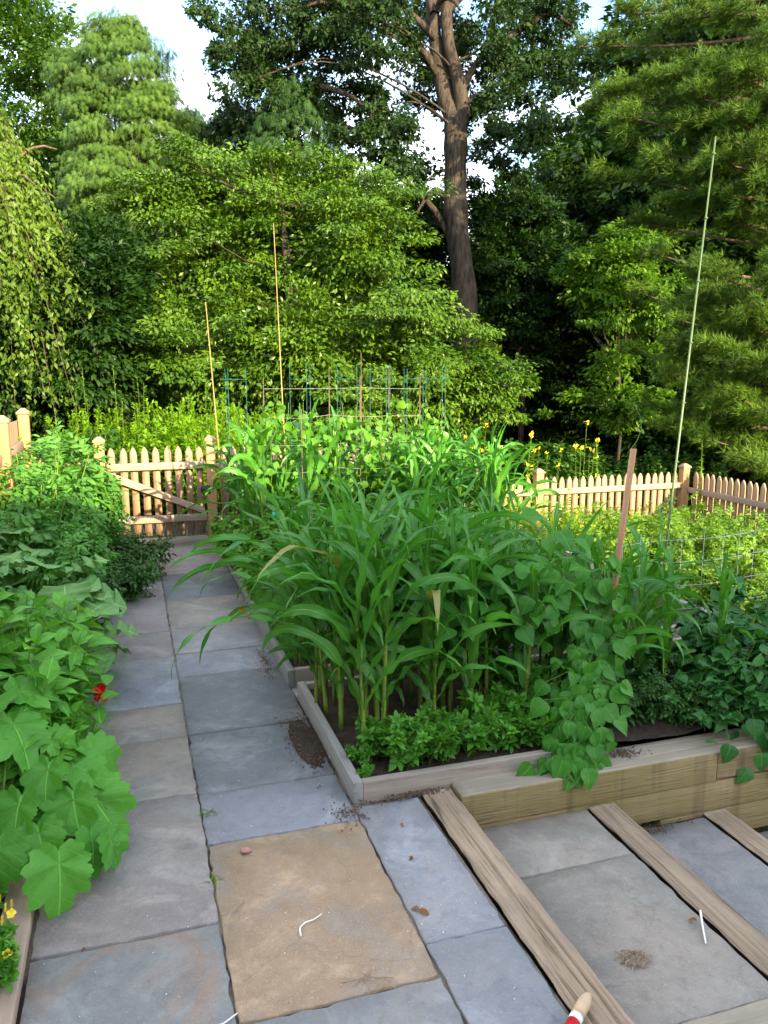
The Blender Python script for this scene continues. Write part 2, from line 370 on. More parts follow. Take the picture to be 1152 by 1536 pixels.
# ------------------------------------------------------------------ steps down to the right
steps = thing('steps', None, None, kind='structure')
def plank(parent, x0, x1, y0, y1, z0, z1, mat, seed, name='tread_plank', along='y', groove=.0035):
    """weathered plank whose top is really grooved along the grain"""
    nu, nv = 46, 60
    u = np.linspace(0, 1, nu); v = np.linspace(0, 1, nv); U, Vv = np.meshgrid(u, v)
    L = (y1 - y0) if along == 'y' else (x1 - x0); Wd = (x1 - x0) if along == 'y' else (y1 - y0)
    s = seed * 3.7; w = U * Wd * 100 + .5 * np.sin(Vv * L * 2.1 + s) + .25 * np.sin(Vv * L * 5.3 + s * 2)
    gr = np.clip(np.sin(w * 2.6 + s) + .6 * np.sin(w * 4.3 + 1 + s), -2, 0) * np.clip(.4 + np.sin(Vv * L * 3 + w * .7 + s), 0, 1)
    z = z1 + gr * groove + .001 * hum(U * 4, Vv * 9, s)
    ed = np.minimum(U, 1 - U) * Wd; z -= np.clip(.006 - ed, 0, .006) * .8
    side = np.zeros_like(U); jit = .002 * np.sin(Vv * L * 22 + s) + .0015 * np.sin(Vv * L * 51)
    lat = U * Wd + jit * (np.abs(U - .5) > .48)
    P = np.stack([x0 + lat, y0 + Vv * L, z], -1) if along == 'y' else np.stack([x0 + Vv * L, y0 + lat, z], -1)
    top = P.reshape(-1, 3); idx = np.arange(nu * nv).reshape(nv, nu)
    f = np.stack([idx[:-1, :-1], idx[:-1, 1:], idx[1:, 1:], idx[1:, :-1]], -1).reshape(-1, 4)
    if along == 'x': f = f[:, ::-1]
    bd = np.concatenate([idx[0], idx[1:, -1], idx[-1, -2::-1], idx[-2:0:-1, 0]]); low = top[bd].copy(); low[:, 2] = z0
    n = len(bd); j = np.arange(n); k = (j + 1) % n; b0 = nu * nv
    sf = np.stack([bd[j], bd[k], b0 + k, b0 + j], -1)
    mb = MB(); mb.add(np.r_[top, low], [f, sf], np.tile([0, 0, seed * .37 % 1], (len(top) + n, 1)))
    return mb.build(name, mat, parent)
plank(steps, 1.125, 1.262, .6, 2.99, -.14, .004, M['old_wood'], 1, groove=.007)
plank(steps, 1.895, 2.03, .9, 2.878, -.285, -.141, M['old_wood'], 2, groove=.004)
plank(steps, 2.535, 2.665, .9, 2.878, -.43, -.285, M['old_wood'], 3, groove=.002)
plank(steps, 1.27, 2.03, 1.60, 1.725, -.30, -.134, M['old_wood_x'], 4, along='x', groove=.002).name = 'border_board'
slab(steps, 1.268, 1.885, 2.515, 2.875, 'grey', -.145, .004, dz=.0)
slab(steps, 1.268, 1.885, 1.73, 2.515, 'grey', -.145, .004, dz=.001, skew=(0, 0, .01, -.01))
slab(steps, 2.04, 2.52, .9, 2.86, 'blue', -.29, .004, dz=0)
slab(steps, 2.68, 3.3, .9, 2.86, 'grey', -.435, .004, dz=0)
mb = MB(); box(mb, 1.115, 1.90, .6, 2.88, -.25, -.165); box(mb, 1.895, 2.54, .6, 2.88, -.40, -.306); box(mb, 2.54, 3.5, .6, 2.88, -.55, -.455)
mb.build('riser_soil', M['soil'], steps)

# ------------------------------------------------------------------ retaining wall + beds
rw = thing('retaining_wall', 'yellow green stained stacked timber wall stepping down beside the stone steps', 'retaining wall')
def board(parent, x0, x1, y0, y1, z0, z1, mat, name='board', r=None, bv=.004):
    mb = MB(); box(mb, x0, x1, y0, y1, z0, z1, r); return mb.build(name, M[mat] if isinstance(mat, str) else mat, parent, bevel=bv)
board(rw, 1.272, 2.60, 2.885, 3.075, -.135, .012, 'wall_wood', 'timber', .2)
board(rw, 2.604, 4.0, 2.888, 3.075, -.13, .008, 'wall_wood', 'timber', .6)
board(rw, 1.272, 3.3, 2.889, 3.06, -.285, -.139, 'wall_wood', 'timber', .45)
board(rw, 2.30, 4.0, 2.887, 3.06, -.435, -.289, 'wall_wood', 'timber', .8)
plank(rw, 1.274, 4.0, 2.887, 3.074, .010, .018, M['old_wood_x'], 5, name='cap_board', along='x', groove=.0015)

def bed(x0, x1, y0, y1, h, label, w=.042, right=True, front=True):
    b = thing('raised_bed', label, 'raised bed', (x0, y0, 0))
    def lb(a0, a1, b0, b1, m): return board(b, a0 - x0, a1 - x0, b0 - y0, b1 - y0, -.06, h + rng.normal(0, .002), m)
    lb(x0, x0 + w, y0, y1, 'bed_wood_y')
    if right: lb(x1 - w, x1, y0, y1, 'bed_wood_y')
    if front: lb(x0 + w + .001, (1.95 if y0 < 3.1 else x1 - w - .001), y0 + .002, y0 + w, 'bed_wood_x')
    lb(x0 + w + .001, x1 - w - .001, y1 - w, y1 - .002, 'bed_wood_x')
    n = 26; U, V2 = np.meshgrid(np.linspace(0, 1, n * 2), np.linspace(0, 1, n))
    xx = U * (x1 - x0 - 2 * w) + w; yy = V2 * (y1 - y0 - 2 * w) + w
    zz = h - .035 + .012 * hum(xx * 6, yy * 6, x0) + rng.normal(0, .003, xx.shape)
    idx = np.arange(n * n * 2).reshape(n, 2 * n); mb = MB()
    mb.add(np.c_[xx.ravel(), yy.ravel(), zz.ravel()], np.stack([idx[:-1, :-1], idx[:-1, 1:], idx[1:, 1:], idx[1:, :-1]], -1).reshape(-1, 4))
    mb.build('soil', M['soil'], b, smooth=True); return b
bed(.825, 3.95, 3.005, 4.19, .085, 'weathered grey board bed nearest the camera holding the tall front corn')
bed(.80, 3.95, 4.34, 5.85, .10, 'middle grey board bed behind the front corn bed beside the path')
bed(.82, 3.95, 6.0, 8.35, .12, 'farthest board bed right of the path just before the gate')
lb_ = thing('raised_bed', 'pale timber edged bed along the left side of the path under the squash plant', 'raised bed', (-.49, 1.2, 0))
board(lb_, 0, .095, .2, 7.2, -.06, .035, 'fence_y')
mb = MB(); box(mb, -1.4, 0, .2, 7.2, -.06, .02); mb.build('soil', M['soil'], lb_)
rb = thing('raised_bed', 'low timber edged bed on the sunken right side of the garden', 'raised bed', (4.5, 3.2, -.5))
board(rb, 0, .09, 0, 4.8, 0, .16, 'old_wood'); board(rb, .091, 2.3, 0, .09, 0, .16, 'old_wood_x')
mb = MB(); box(mb, .09, 2.3, .09, 4.8, 0, .12); mb.build('soil', M['soil'], rb)
for a, b_ in [(3.0, 3.9), (3.9, 4.8), (4.8, 5.7), (5.7, 6.8), (6.8, 8.2)]: slab(path, 4.0, 4.47, a, b_, 'blue3', -.46)
tw = thing('retaining_wall', 'short timber wall holding the right side of the corn beds above the sunken path', 'retaining wall', (3.955, 3.08, -.5))
board(tw, 0, .04, 0, 5.3, 0, .24, 'bed_wood_y', 'timber'); board(tw, .001, .041, 0, 5.3, .243, .52, 'bed_wood_y', 'timber')

# ------------------------------------------------------------------ fences and gate
FY = 8.65
def post(parent, x, y, z0, z1, w=.098, mat='post'):
    board(parent, x - w / 2, x + w / 2, y - w / 2, y + w / 2, z0, z1 - .06, mat, 'post')
    mb = MB(); box(mb, x - w * .62, x + w * .62, y - w * .62, y + w * .62, z1 - .058, z1 - .035)
    a = w * .56; b = w * .18
    v = [[x - a, y - a, z1 - .034], [x + a, y - a, z1 - .034], [x + a, y + a, z1 - .034], [x - a, y + a, z1 - .034], [x - b, y - b, z1], [x + b, y - b, z1], [x + b, y + b, z1], [x - b, y + b, z1]]
    mb.add(v, BOXF); mb.build('post_cap', M['fence'], parent, bevel=.002)
def picket_mesh(h, w=.072, t=.018, along='x', mat='fence'):
    a = [(-w / 2, 0), (w / 2, 0), (w / 2, h - .095), (w * .46, h - .06), (w * .33, h - .032), (w * .14, h - .009), (0, h), (-w * .14, h - .009), (-w * .33, h - .032), (-w * .46, h - .06), (-w / 2, h - .095)]
    a = np.array(a); n = len(a); mb = MB()
    f = np.c_[a[:, 0], np.full(n, -t / 2), a[:, 1]]; b = np.c_[a[:, 0], np.full(n, t / 2), a[:, 1]]
    if along == 'y': f = f[:, [1, 0, 2]]; b = b[:, [1, 0, 2]]
    j = np.arange(n); k = (j + 1) % n
    mb.add(np.r_[f, b], [np.arange(n)[None], (np.arange(n)[::-1] + n)[None], np.stack([j, n + j, n + k, k], -1)])
    me = mb.mesh('picket', M[mat]); return me
PKM = {}
def pickets(parent, x0, x1, y, z0, h, pitch=.106, along='x', jit=.004, mat='fence', lean=.006):
    key = []
    for s in range(4):
        k = (round(h, 2), along, s, mat)
        if k not in PKM:
            me = picket_mesh(h, along=along, mat=mat)
            n = len(me.vertices); arr = np.tile([0, 0, rng.random()], (n, 1)).astype(np.float32)
            me.attributes['luv'].data.foreach_set('vector', arr.ravel()); PKM[k] = me
        key.append(PKM[k])
    n = int(round((x1 - x0) / pitch)); st = (x1 - x0) / n
    for i in range(n):
        c = x0 + (i + .5) * st
        o = link_mesh('picket', key[int(rng.integers(4))], parent)
        o.location = (c, y, z0 + rng.normal(0, jit)) if along == 'x' else (y, c, z0 + rng.normal(0, jit))
        if along == 'x': o.rotation_euler = (0, rng.normal(0, lean), 0)
        else: o.rotation_euler = (rng.normal(0, lean), 0, 0)

gate = thing('garden_gate', 'picket gate with one diagonal brace at the end of the stone path', 'gate', (0.25, FY, 0))
pickets(gate, -.50, .50, .03, .09, .95, .1111)
board(gate, -.50, .50, -.035, .012, .80, .875, 'fence_x', 'rail')
board(gate, -.50, .50, -.035, .012, .235, .31, 'fence_x', 'rail')
mb = MB(); dx = .96; dzz = -.46; L = math.hypot(dx, dzz); nxx, nzz = -dzz / L * .036, dx / L * .036
p0 = (-.48, .76); p1 = (.48, .335)
vv = []
for yy in (-.0345, .0115):
    vv += [[p0[0], yy, p0[1] - .05], [p1[0], yy, p1[1] - .05 + .02], [p1[0], yy, p1[1] + .035], [p0[0], yy, p0[1] + .035]]
mb.add(vv, np.array([[0, 1, 2, 3], [7, 6, 5, 4], [0, 4, 5, 1], [1, 5, 6, 2], [2, 6, 7, 3], [3, 7, 4, 0]])); mb.build('brace', M['fence_x'], gate, bevel=.003)
mb = MB()
for i in range(26):
    a = -.5 + i * .04
    tube(mb, [(a, -.038, .02), (a + .02, -.04, .12), (a, -.038, .22), (a + .02, -.04, .32)], .0012, 3, cap=False)
    if i < 25: tube(mb, [(a + .04, -.038, .02), (a + .02, -.04, .12), (a + .04, -.038, .22), (a + .02, -.04, .32)], .0012, 3, cap=False)
mb.build('wire_netting', M['wire'], gate)
mb = MB(); box(mb, .44, .58, -.045, -.036, .55, .60); box(mb, .50, .54, -.055, -.044, .53, .62); mb.build('latch', M['bracket'], gate)
sill = tag(board(None, -.25, .75, FY - .07, FY + .07, -.05, .055, 'bed_wood_x', 'timber_sill'), 'grey timber sill on the ground under the picket gate', 'timber')
bf = thing('picket_fence', 'back picket fence running right from the gate to the far corner post', 'fence', (0, FY, 0))
for x, z0, z1 in [(.81, -.05, 1.15), (2.77, -.06, 1.12), (4.76, -.5, .65), (6.9, -.5, .64)]: post(bf, x, 0, z0, z1)
pickets(bf, .90, 2.70, .03, .02, 1.00); board(bf, .86, 2.72, -.035, .018, .78, .85, 'fence_x', 'rail'); board(bf, .86, 2.72, -.035, .018, .2, .27, 'fence_x', 'rail')
pickets(bf, 2.85, 4.69, .03, -.42, .95); board(bf, 2.82, 4.71, -.035, .018, .32, .39, 'fence_x', 'rail'); board(bf, 2.82, 4.71, -.035, .018, -.3, -.23, 'fence_x', 'rail')
pickets(bf, 4.83, 6.83, .03, -.42, .95); board(bf, 4.81, 6.85, -.035, .018, .32, .39, 'fence_x', 'rail'); board(bf, 4.81, 6.85, -.035, .018, -.3, -.23, 'fence_x', 'rail')
rf = thing('picket_fence', 'side picket fence turning from the far corner post along the right edge of the garden', 'fence', (6.98, FY, 0))
pickets(rf, -6.4, -.08, 0, -.42, .96, along='y', mat='fence'); board(rf, -.055, -.011, -6.4, -.05, .26, .33, 'fence_y', 'rail'); board(rf, -.055, -.011, -6.4, -.05, -.3, -.23, 'fence_y', 'rail')
for y in (-2.2, -4.4): post(rf, .06, y, -.5, .66)
lf = thing('picket_fence', 'short picket run between the left corner post and the gate post', 'fence', (-.65, FY, 0))
post(lf, .34, 0, -.05, 1.16)
pickets(lf, -.28, .28, .03, .02, .93); board(lf, -.30, .29, -.035, .018, .72, .79, 'fence_x', 'rail')
sf = thing('board_fence', 'tall solid cedar board fence along the left edge with capped posts', 'fence', (-1.0, FY, 0))
for y in (0, -1.45, -3.3, -5.2): post(sf, 0, y, -.05, 1.46)
for i in range(56):
    y1 = -i * .14 - .03
    board(sf, -.075, -.056, y1 - .137, y1, .03, 1.34 + rng.normal(0, .001), 'fence', 'fence_board', bv=.002) if i < 45 else None
board(sf, -.054, -.01, -1.39, -.06, 1.05, 1.14, 'fence_y', 'rail'); board(sf, -.054, -.01, -3.24, -1.51, 1.05, 1.14, 'fence_y', 'rail')
board(sf, -.054, -.01, -5.14, -3.36, 1.05, 1.14, 'fence_y', 'rail'); board(sf, -.054, -.01, -5.14, -.06, .3, .39, 'fence_y', 'rail')

# ------------------------------------------------------------------ the house behind the camera (unseen, added to shade the foreground)
hs = thing('house', 'clapboard house added unseen behind the viewpoint so that its shade covers the garden', 'house', (-4.5, -3, 0))
HX0, HX1 = -9.0, 11.8
mb = MB(); box(mb, HX0, HX1, -8.0, 0, -.6, 3.2)
for i in range(24): box(mb, HX0 - .02, HX1 + .02, .001, .02, -.2 + i * .14, -.2 + i * .14 + .12)
mb.build('wall', M['siding'], hs)
mb = MB(); mb.add([[HX0 - .4, .5, 3.05], [HX1 + .4, .5, 3.05], [HX1 + .4, -4, 6.0], [HX0 - .4, -4, 6.0], [HX0 - .4, -8.5, 3.05], [HX1 + .4, -8.5, 3.05], [HX0 - .4, .5, 2.95], [HX1 + .4, .5, 2.95], [HX1 + .4, -4, 5.85], [HX0 - .4, -4, 5.85], [HX0 - .4, -8.5, 2.95], [HX1 + .4, -8.5, 2.95]],
   [np.array([[0, 1, 2, 3], [3, 2, 5, 4], [7, 6, 9, 8], [8, 9, 10, 11], [6, 7, 1, 0], [4, 5, 11, 10], [1, 7, 8, 2], [2, 8, 11, 5], [6, 0, 3, 9], [9, 3, 4, 10]])])
mb.build('roof', M['roof'], hs)
for x in (-6, -3, 2.5, 6.5):
    w = board(hs, x - .6, x + .6, .02, .07, .9, 2.4, 'fence', 'window'); board(w, x - .52, x + .52, .071, .078, .98, 2.32, 'glass', 'pane')
#PLANTS
# ------------------------------------------------------------------ leaf shapes
def grid_leaf(prof, ns=6, fold=.25, droop=.35, ruffle=0.0, rf=3.0, cols=(-1, 0, 1), tooth=0.0):
    """leaf of unit length along +y; prof = [(t, halfwidth)...]"""
    t = np.linspace(0, 1, ns + 1); w = np.interp(t, [p[0] for p in prof], [p[1] for p in prof])
    if tooth: w = w * (1 + tooth * (np.arange(ns + 1) % 2))
    ang = -droop * 1.4 * t; dy = np.cos(ang); dz = np.sin(ang)
    y = np.concatenate([[0], np.cumsum(dy[:-1])]) / ns; zc = np.concatenate([[0], np.cumsum(dz[:-1])]) / ns
    V = []; L = []
    for i in range(ns + 1):
        for c in cols:
            V.append((c * w[i], y[i], zc[i] + abs(c) * w[i] * fold + ruffle * abs(c) * math.sin(t[i] * rf * 2 * PI + (1.3 if c > 0 else 0)) * w[i]))
            L.append((c * w[i], t[i], 0))
    n = len(cols); idx = np.arange(len(V)).reshape(ns + 1, n)
    f = np.stack([idx[:-1, :-1], idx[:-1, 1:], idx[1:, 1:], idx[1:, :-1]], -1).reshape(-1, 4)
    return np.array(V), f, np.array(L)
def polar_leaf(rad, nr=5, na=48, cup=.15, wave=.04, pet=.25):
    """broad lobed leaf; rad(theta) from the petiole point, theta=0 to the tip (+y)"""
    V = []; L = []
    th = np.linspace(-PI, PI, na + 1)
    for i in range(1, nr + 1):
        r = i / nr
        for a in th:
            q = rad(a) * r; x, y = q * math.sin(a), q * math.cos(a)
            V.append((x, y, cup * abs(x) * .6 - .25 * max(0, y) ** 2 * cup * 4 + wave * r * math.sin(a * 5)))
            L.append((x * .9, y, 0))
    V.append((0, 0, 0)); L.append((0, 0, 0)); c = len(V) - 1; m = na + 1
    f = []
    for i in range(nr - 1):
        for j in range(na): f.append((i * m + j, i * m + j + 1, (i + 1) * m + j + 1, (i + 1) * m + j))
    V = np.array(V)
    for j in range(0, na, 2): f.append((c, j + 2, j + 1, j))
    return V, np.array(f), np.array(L)
def compose(parts):
    """parts: (template, origin, rotz, scale, pitch, roll)"""
    V, Fs, L = [], [], []; n = 0
    for (v, f, l), o, rz, s, px, ry in parts:
        v = v * s
        c, d = math.cos(ry), math.sin(ry); v = np.c_[v[:, 0] * c + v[:, 2] * d, v[:, 1], -v[:, 0] * d + v[:, 2] * c]
        c, d = math.cos(px), math.sin(px); v = np.c_[v[:, 0], v[:, 1] * c - v[:, 2] * d, v[:, 1] * d + v[:, 2] * c]
        c, d = math.cos(rz), math.sin(rz); v = np.c_[v[:, 0] * c - v[:, 1] * d, v[:, 0] * d + v[:, 1] * c, v[:, 2]]
        V.append(v + np.array(o)); Fs.append(f + n); L.append(l); n += len(v)
    return np.concatenate(V), np.concatenate(Fs), np.concatenate(L)
def scatter(mb, T, P, D, N, S, rnd=None):
    """place template leaves: origin P, along D, face normal about N, size S"""
    if isinstance(T, tuple): T = [T]
    P = np.atleast_2d(P); n = len(P)
    if n == 0: return mb
    D = nz(D); N = np.broadcast_to(N, (n, 3)); X = nz(np.cross(D, N)); Z = np.cross(X, D); S = np.broadcast_to(S, (n,))
    rnd = rng.random(n) if rnd is None else rnd; pick = rng.integers(len(T), size=n)
    for k, (v, f, l) in enumerate(T):
        m = np.where(pick == k)[0]
        if len(m) == 0: continue
        vv = (v[None, :, 0, None] * X[m][:, None] + v[None, :, 1, None] * D[m][:, None] + v[None, :, 2, None] * Z[m][:, None]) * S[m][:, None, None] + P[m][:, None]
        ff = (f[None] + (np.arange(len(m)) * len(v))[:, None, None]).reshape(-1, f.shape[1])
        lu = np.broadcast_to(l[None], (len(m), *l.shape)).copy(); lu[:, :, 2] = rnd[m][:, None]
        mb.add(vv.reshape(-1, 3), ff, lu.reshape(-1, 3))
    return mb

OV = [(0, .02), (.15, .16), (.4, .25), (.7, .17), (1, .0)]
L_quad = grid_leaf([(0, .01), (.45, .26), (1, 0)], 2, .3, .35)
L_quadn = grid_leaf([(0, .01), (.4, .17), (1, 0)], 2, .3, .5)
L_ovate = grid_leaf(OV, 5, .28, .6)
L_ovate2 = grid_leaf([(0, .03), (.2, .22), (.45, .28), (.75, .16), (1, 0)], 7, .22, .75, .10, 2.0, (-1, -.5, 0, .5, 1))
L_lance = grid_leaf([(0, .01), (.3, .12), (.6, .10), (1, 0)], 5, .25, .8)
L_heart = grid_leaf([(0, .20), (.08, .36), (.28, .44), (.55, .33), (.8, .14), (1, .0)], 8, .12, .7, .08, 1.5, (-1, -.5, 0, .5, 1))
L_heart2 = grid_leaf([(0, .22), (.08, .38), (.28, .42), (.55, .30), (.8, .12), (1, .0)], 8, .30, .35, .06, 2.0, (-1, -.5, 0, .5, 1))
_t3 = L_heart
L_kale = grid_leaf([(0, .03), (.12, .05), (.2, .26), (.4, .42), (.65, .46), (.85, .34), (.96, .14), (1, .02)], 18, .10, .8, .28, 4.0, (-1, -.7, -.35, 0, .35, .7, 1), .10)
def squash_r(a):
    b = abs(a) / PI
    r = np.interp(b, [0, .07, .14, .22, .30, .38, .48, .56, .66, .78, .9, 1.0], [1.0, .86, .76, .80, .74, .64, .66, .58, .54, .50, .42, .20])
    saw = 1 - abs(((abs(a) * 2.1 + .15) % 1.0) - .62) * 2
    return r * (1 + .13 * (saw - .5) * 1.5 + .03 * math.sin(a * 37))
L_squash = polar_leaf(squash_r, 7, 96, .6, .035); L_squash2 = polar_leaf(lambda a: squash_r(a) * (.95 + .1 * math.sin(a)), 7, 96, .35, .06)
L_blade = grid_leaf([(0, .05), (.5, .045), (1, 0)], 3, .1, 1.0)
L_hair = (np.array([[-.012, 0, 0], [.012, 0, 0], [.009, .6, -.05], [-.009, .6, -.05], [0, 1, -.15], [0, 1, -.15]]), np.array([[0, 1, 2, 3], [3, 2, 4, 5]]), np.zeros((6, 3)))
def pinnate(leaf, n, spread, s0, s1, pitch=0.0, tip=True):
    ps = []
    for i in range(n):
        y = .2 + .7 * i / n; s = s0 + (s1 - s0) * i / n
        for sg in (-1, 1): ps.append((leaf, (0, y, -.15 * y * y), -sg * spread, s, rng.normal(pitch, .25), rng.normal(0, .3)))
    if tip: ps.append((leaf, (0, .85, -.11), 0, s1 * 1.3, -.3, 0))
    ps.append(((np.array([[-.008, 0, 0], [.008, 0, 0], [.006, .5, -.04], [-.006, .5, -.04], [.003, .9, -.13], [-.003, .9, -.13]]), np.array([[0, 1, 2, 3], [3, 2, 4, 5]]), np.zeros((6, 3))), (0, 0, 0), 0, 1, 0, 0))
    return compose(ps)
L_tomato = pinnate(grid_leaf([(0, .04), (.25, .22), (.4, .16), (.55, .24), (.75, .12), (1, 0)], 6, .2, .7), 3, .95, .42, .34, -.1)
L_feather = compose([(pinnate(L_hair, 4, .6, .5, .35), (0, .15 + .16 * i, -.03 * i), sg * (1.1 - .12 * i), .62 - .07 * i, rng.normal(0, .3), 0) for i in range(5) for sg in (-1, 1)] + [(pinnate(L_hair, 5, .5, .4, .25), (0, 0, 0), 0, 1, 0, 0)])
L_cluster = compose([(grid_leaf([(0, .03), (.3, .17), (.6, .22), (.85, .12), (1, .02)], 4, .2, .4, .08, 1.5), (0, 0, .01 * i), i * 2.4, 1 - .06 * i, .25 + .09 * i, 0) for i in range(9)])
L_spray = compose([(grid_leaf([(0, .03), (.5, .05), (1, .0)], 2, .1, .5), (0, .1 + .13 * i, -.02 * i * i * .6), sg * (.75 - .05 * i), .62 - .07 * i, rng.normal(0, .15), 0) for i in range(6) for sg in (-1, 1)] + [(grid_leaf([(0, .03), (.5, .05), (1, 0)], 3, .1, .6), (0, 0, 0), 0, 1, 0, 0)])
def tuft(n=16, w=.03):
    V = []; Fc = []; 
    for i in range(n):
        a = rng.random() * 2 * PI; el = rng.uniform(.25, 1.25); d = np.array([math.cos(a) * math.cos(el), math.sin(el), math.sin(a) * math.cos(el)])
        s = nz(np.cross(d, rng.normal(size=3))) * w; L = rng.uniform(.7, 1.0); k = len(V)
        V += [-s, s, d * L * .6 + s * .7, d * L, ]; Fc.append((k, k + 1, k + 2, k + 3))
    return np.array(V), np.array(Fc), np.zeros((len(V), 3))
L_tuft = [tuft() for _ in range(3)]
L_trip = compose([(L_quad, (0, .0, 0), a, 1, rng.normal(-.2, .25), rng.normal(0, .4)) for a in (-.9, 0, .8)])

# leaf materials (the lit copies carry sunlight in their colour)
K = {}
K['corn'] = leafmat('corn_leaf', (.045, .13, .035), (.085, .20, .055), .32, .38, 0, 3.0, (1.5, 1.7, .5))
K['bean'] = leafmat('bean_leaf', (.035, .155, .025), (.075, .26, .045), .28, .42, 7, 3, (1.7, 1.7, .5))
K['bean_far'] = leafmat('trellis_bean_leaf', (.05, .16, .025), (.12, .29, .04), .38, .45, 0, 3, (1.7, 1.5, .4))
K['sweet'] = leafmat('dark_vine_leaf', (.02, .10, .03), (.05, .18, .05), .2, .35, 6, 3)
K['squash'] = leafmat('broad_leaf', (.065, .23, .045), (.13, .38, .08), .28, .5, 4.5, 2, (1.6, 1.5, .4))
K['kale'] = leafmat('kale_leaf', (.11, .25, .11), (.19, .36, .18), .15, .4, 8, 3)
K['zinnia'] = leafmat('zinnia_leaf', (.06, .23, .03), (.14, .38, .06), .3, .42, 6, 3)
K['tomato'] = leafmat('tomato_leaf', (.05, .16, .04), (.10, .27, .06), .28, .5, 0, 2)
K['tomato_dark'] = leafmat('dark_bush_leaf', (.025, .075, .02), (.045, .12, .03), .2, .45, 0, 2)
K['tomato_lit'] = leafmat('tomato_leaf_painted_sun', (.07, .17, .02), (.17, .29, .04), .32, .5, 0, 2, dry=(.25, .2, .06))  # brighter, yellower copy of the tomato leaf with sunlight put into its colour
K['feather'] = leafmat('feathery_leaf', (.06, .22, .035), (.12, .33, .06), .3, .5)
K['weed'] = leafmat('weed_leaf', (.05, .18, .03), (.13, .34, .06), .3, .5, 0, 6)
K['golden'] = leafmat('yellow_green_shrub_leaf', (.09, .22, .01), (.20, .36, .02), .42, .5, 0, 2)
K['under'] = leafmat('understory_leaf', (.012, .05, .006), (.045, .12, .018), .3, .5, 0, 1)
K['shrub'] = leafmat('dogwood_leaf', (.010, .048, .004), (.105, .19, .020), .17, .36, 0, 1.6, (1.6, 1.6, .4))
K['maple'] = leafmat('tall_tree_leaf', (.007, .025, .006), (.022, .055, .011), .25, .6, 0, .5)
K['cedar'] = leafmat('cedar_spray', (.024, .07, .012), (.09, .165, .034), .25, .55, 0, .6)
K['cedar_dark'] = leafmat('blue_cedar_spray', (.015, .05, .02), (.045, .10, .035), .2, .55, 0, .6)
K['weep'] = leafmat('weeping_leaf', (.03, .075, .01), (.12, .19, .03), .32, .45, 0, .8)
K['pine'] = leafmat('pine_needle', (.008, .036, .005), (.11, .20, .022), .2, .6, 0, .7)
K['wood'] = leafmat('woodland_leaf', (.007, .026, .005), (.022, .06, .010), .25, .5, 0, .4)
K['wood_lit'] = leafmat('woodland_leaf_painted_sun', (.022, .07, .008), (.055, .115, .016), .35, .5, 0, .5)  # lit copy of the woodland leaf, sunshine painted into the green
K['maple_lit'] = leafmat('maple_leaf_painted_sun', (.04, .12, .01), (.13, .24, .025), .4, .5, 0, .6)  # leaf colour raised further so the maple looks sunlit
K['grass'] = leafmat('grass_blade', (.08, .16, .03), (.17, .26, .06), .3, .5, 0, 2)
K['dry'] = leafmat('fallen_leaf', (.16, .06, .03), (.24, .10, .05), .1, .7)
K['yellow'] = plain('yellow_petal', (.80, .58, .02), .5); K['red'] = plain('red_petal', (.75, .03, .015), .45)
K['orange'] = plain('orange_fruit', (.75, .16, .02), .3); K['white'] = plain('white_petal', (.8, .8, .75), .6)
K['seed'] = plain('dark_seed_head', (.12, .04, .015), .8)
K['teal'] = plain('teal_plastic', (.01, .30, .20), .4)

UPV = np.array([0, 0, 1.])
def sph(n): return nz(rng.normal(size=(n, 3)))

# ------------------------------------------------------------------ corn
def ribbon(mb, base, az, el0, length, width, curl, rnd, ns=18, tw=0.0, side=0.0):
    t = np.linspace(0, 1, ns + 1); el = el0 - curl * t ** 1.9 * 1.15; a = az + side * t ** 1.5
    d = np.stack([np.cos(el) * np.cos(a), np.cos(el) * np.sin(a), np.sin(el)], -1)
    p = base + np.concatenate([[np.zeros(3)], np.cumsum(d[:-1], 0)]) * length / ns
    sd_ = np.stack([-np.sin(a), np.cos(a), np.zeros_like(a)], -1); nn = np.cross(d, sd_) * -1
    nn = np.cross(sd_, d) * -1
    tw_ = tw * t ** 2; X = sd_ * np.cos(tw_)[:, None] + nn * np.sin(tw_)[:, None]; Z = np.cross(d, X)
    Z = Z * np.sign(Z[:, 2:3] + 1e-6) if tw == 0 else Z
    w = width * np.interp(t, [0, .06, .3, .6, .85, 1], [.45, .8, 1, .85, .45, .02])
    cs = np.array([-1, -.55, 0, .55, 1]); ph = rng.random(2) * 6; f1 = rng.uniform(3.0, 5.5)
    V = []; L = []
    for j, c in enumerate(cs):
        off = np.abs(c) * .28 * w * (1 - t * .5) + (np.abs(c) ** 2) * w * .55 * np.sin(t * 2 * PI * f1 + ph[0 if c < 0 else 1]) * (t > .1)
        V.append(p + X * (c * w)[:, None] + Z * off[:, None]); L.append(np.stack([np.full_like(t, c), t, np.full_like(t, rnd)], -1))
    V = np.stack(V, 1).reshape(-1, 3); L = np.stack(L, 1).reshape(-1, 3)
    idx = np.arange((ns + 1) * 5).reshape(ns + 1, 5)
    mb.add(V, np.stack([idx[:-1, :-1], idx[:-1, 1:], idx[1:, 1:], idx[1:, :-1]], -1).reshape(-1, 4), L); return p
g = G('corn_leaf_ribbed'); lu = g.luv(); ax = g.math('ABSOLUTE', lu[0])
c0 = g.mix(g.math('ADD', g.math('MULTIPLY', lu[2], .6), g.math('MULTIPLY', g.step(g.noise(g.pos(), 3, 2), .3, .7), .4)), (.020, .125, .009), (.082, .31, .024))
c0 = g.mix(g.step(lu[1], .45, .0), c0, (.11, .29, .035)); c0 = g.mix(g.math('MULTIPLY', g.step(ax, .12, .03), .7), c0, (.24, .34, .13))
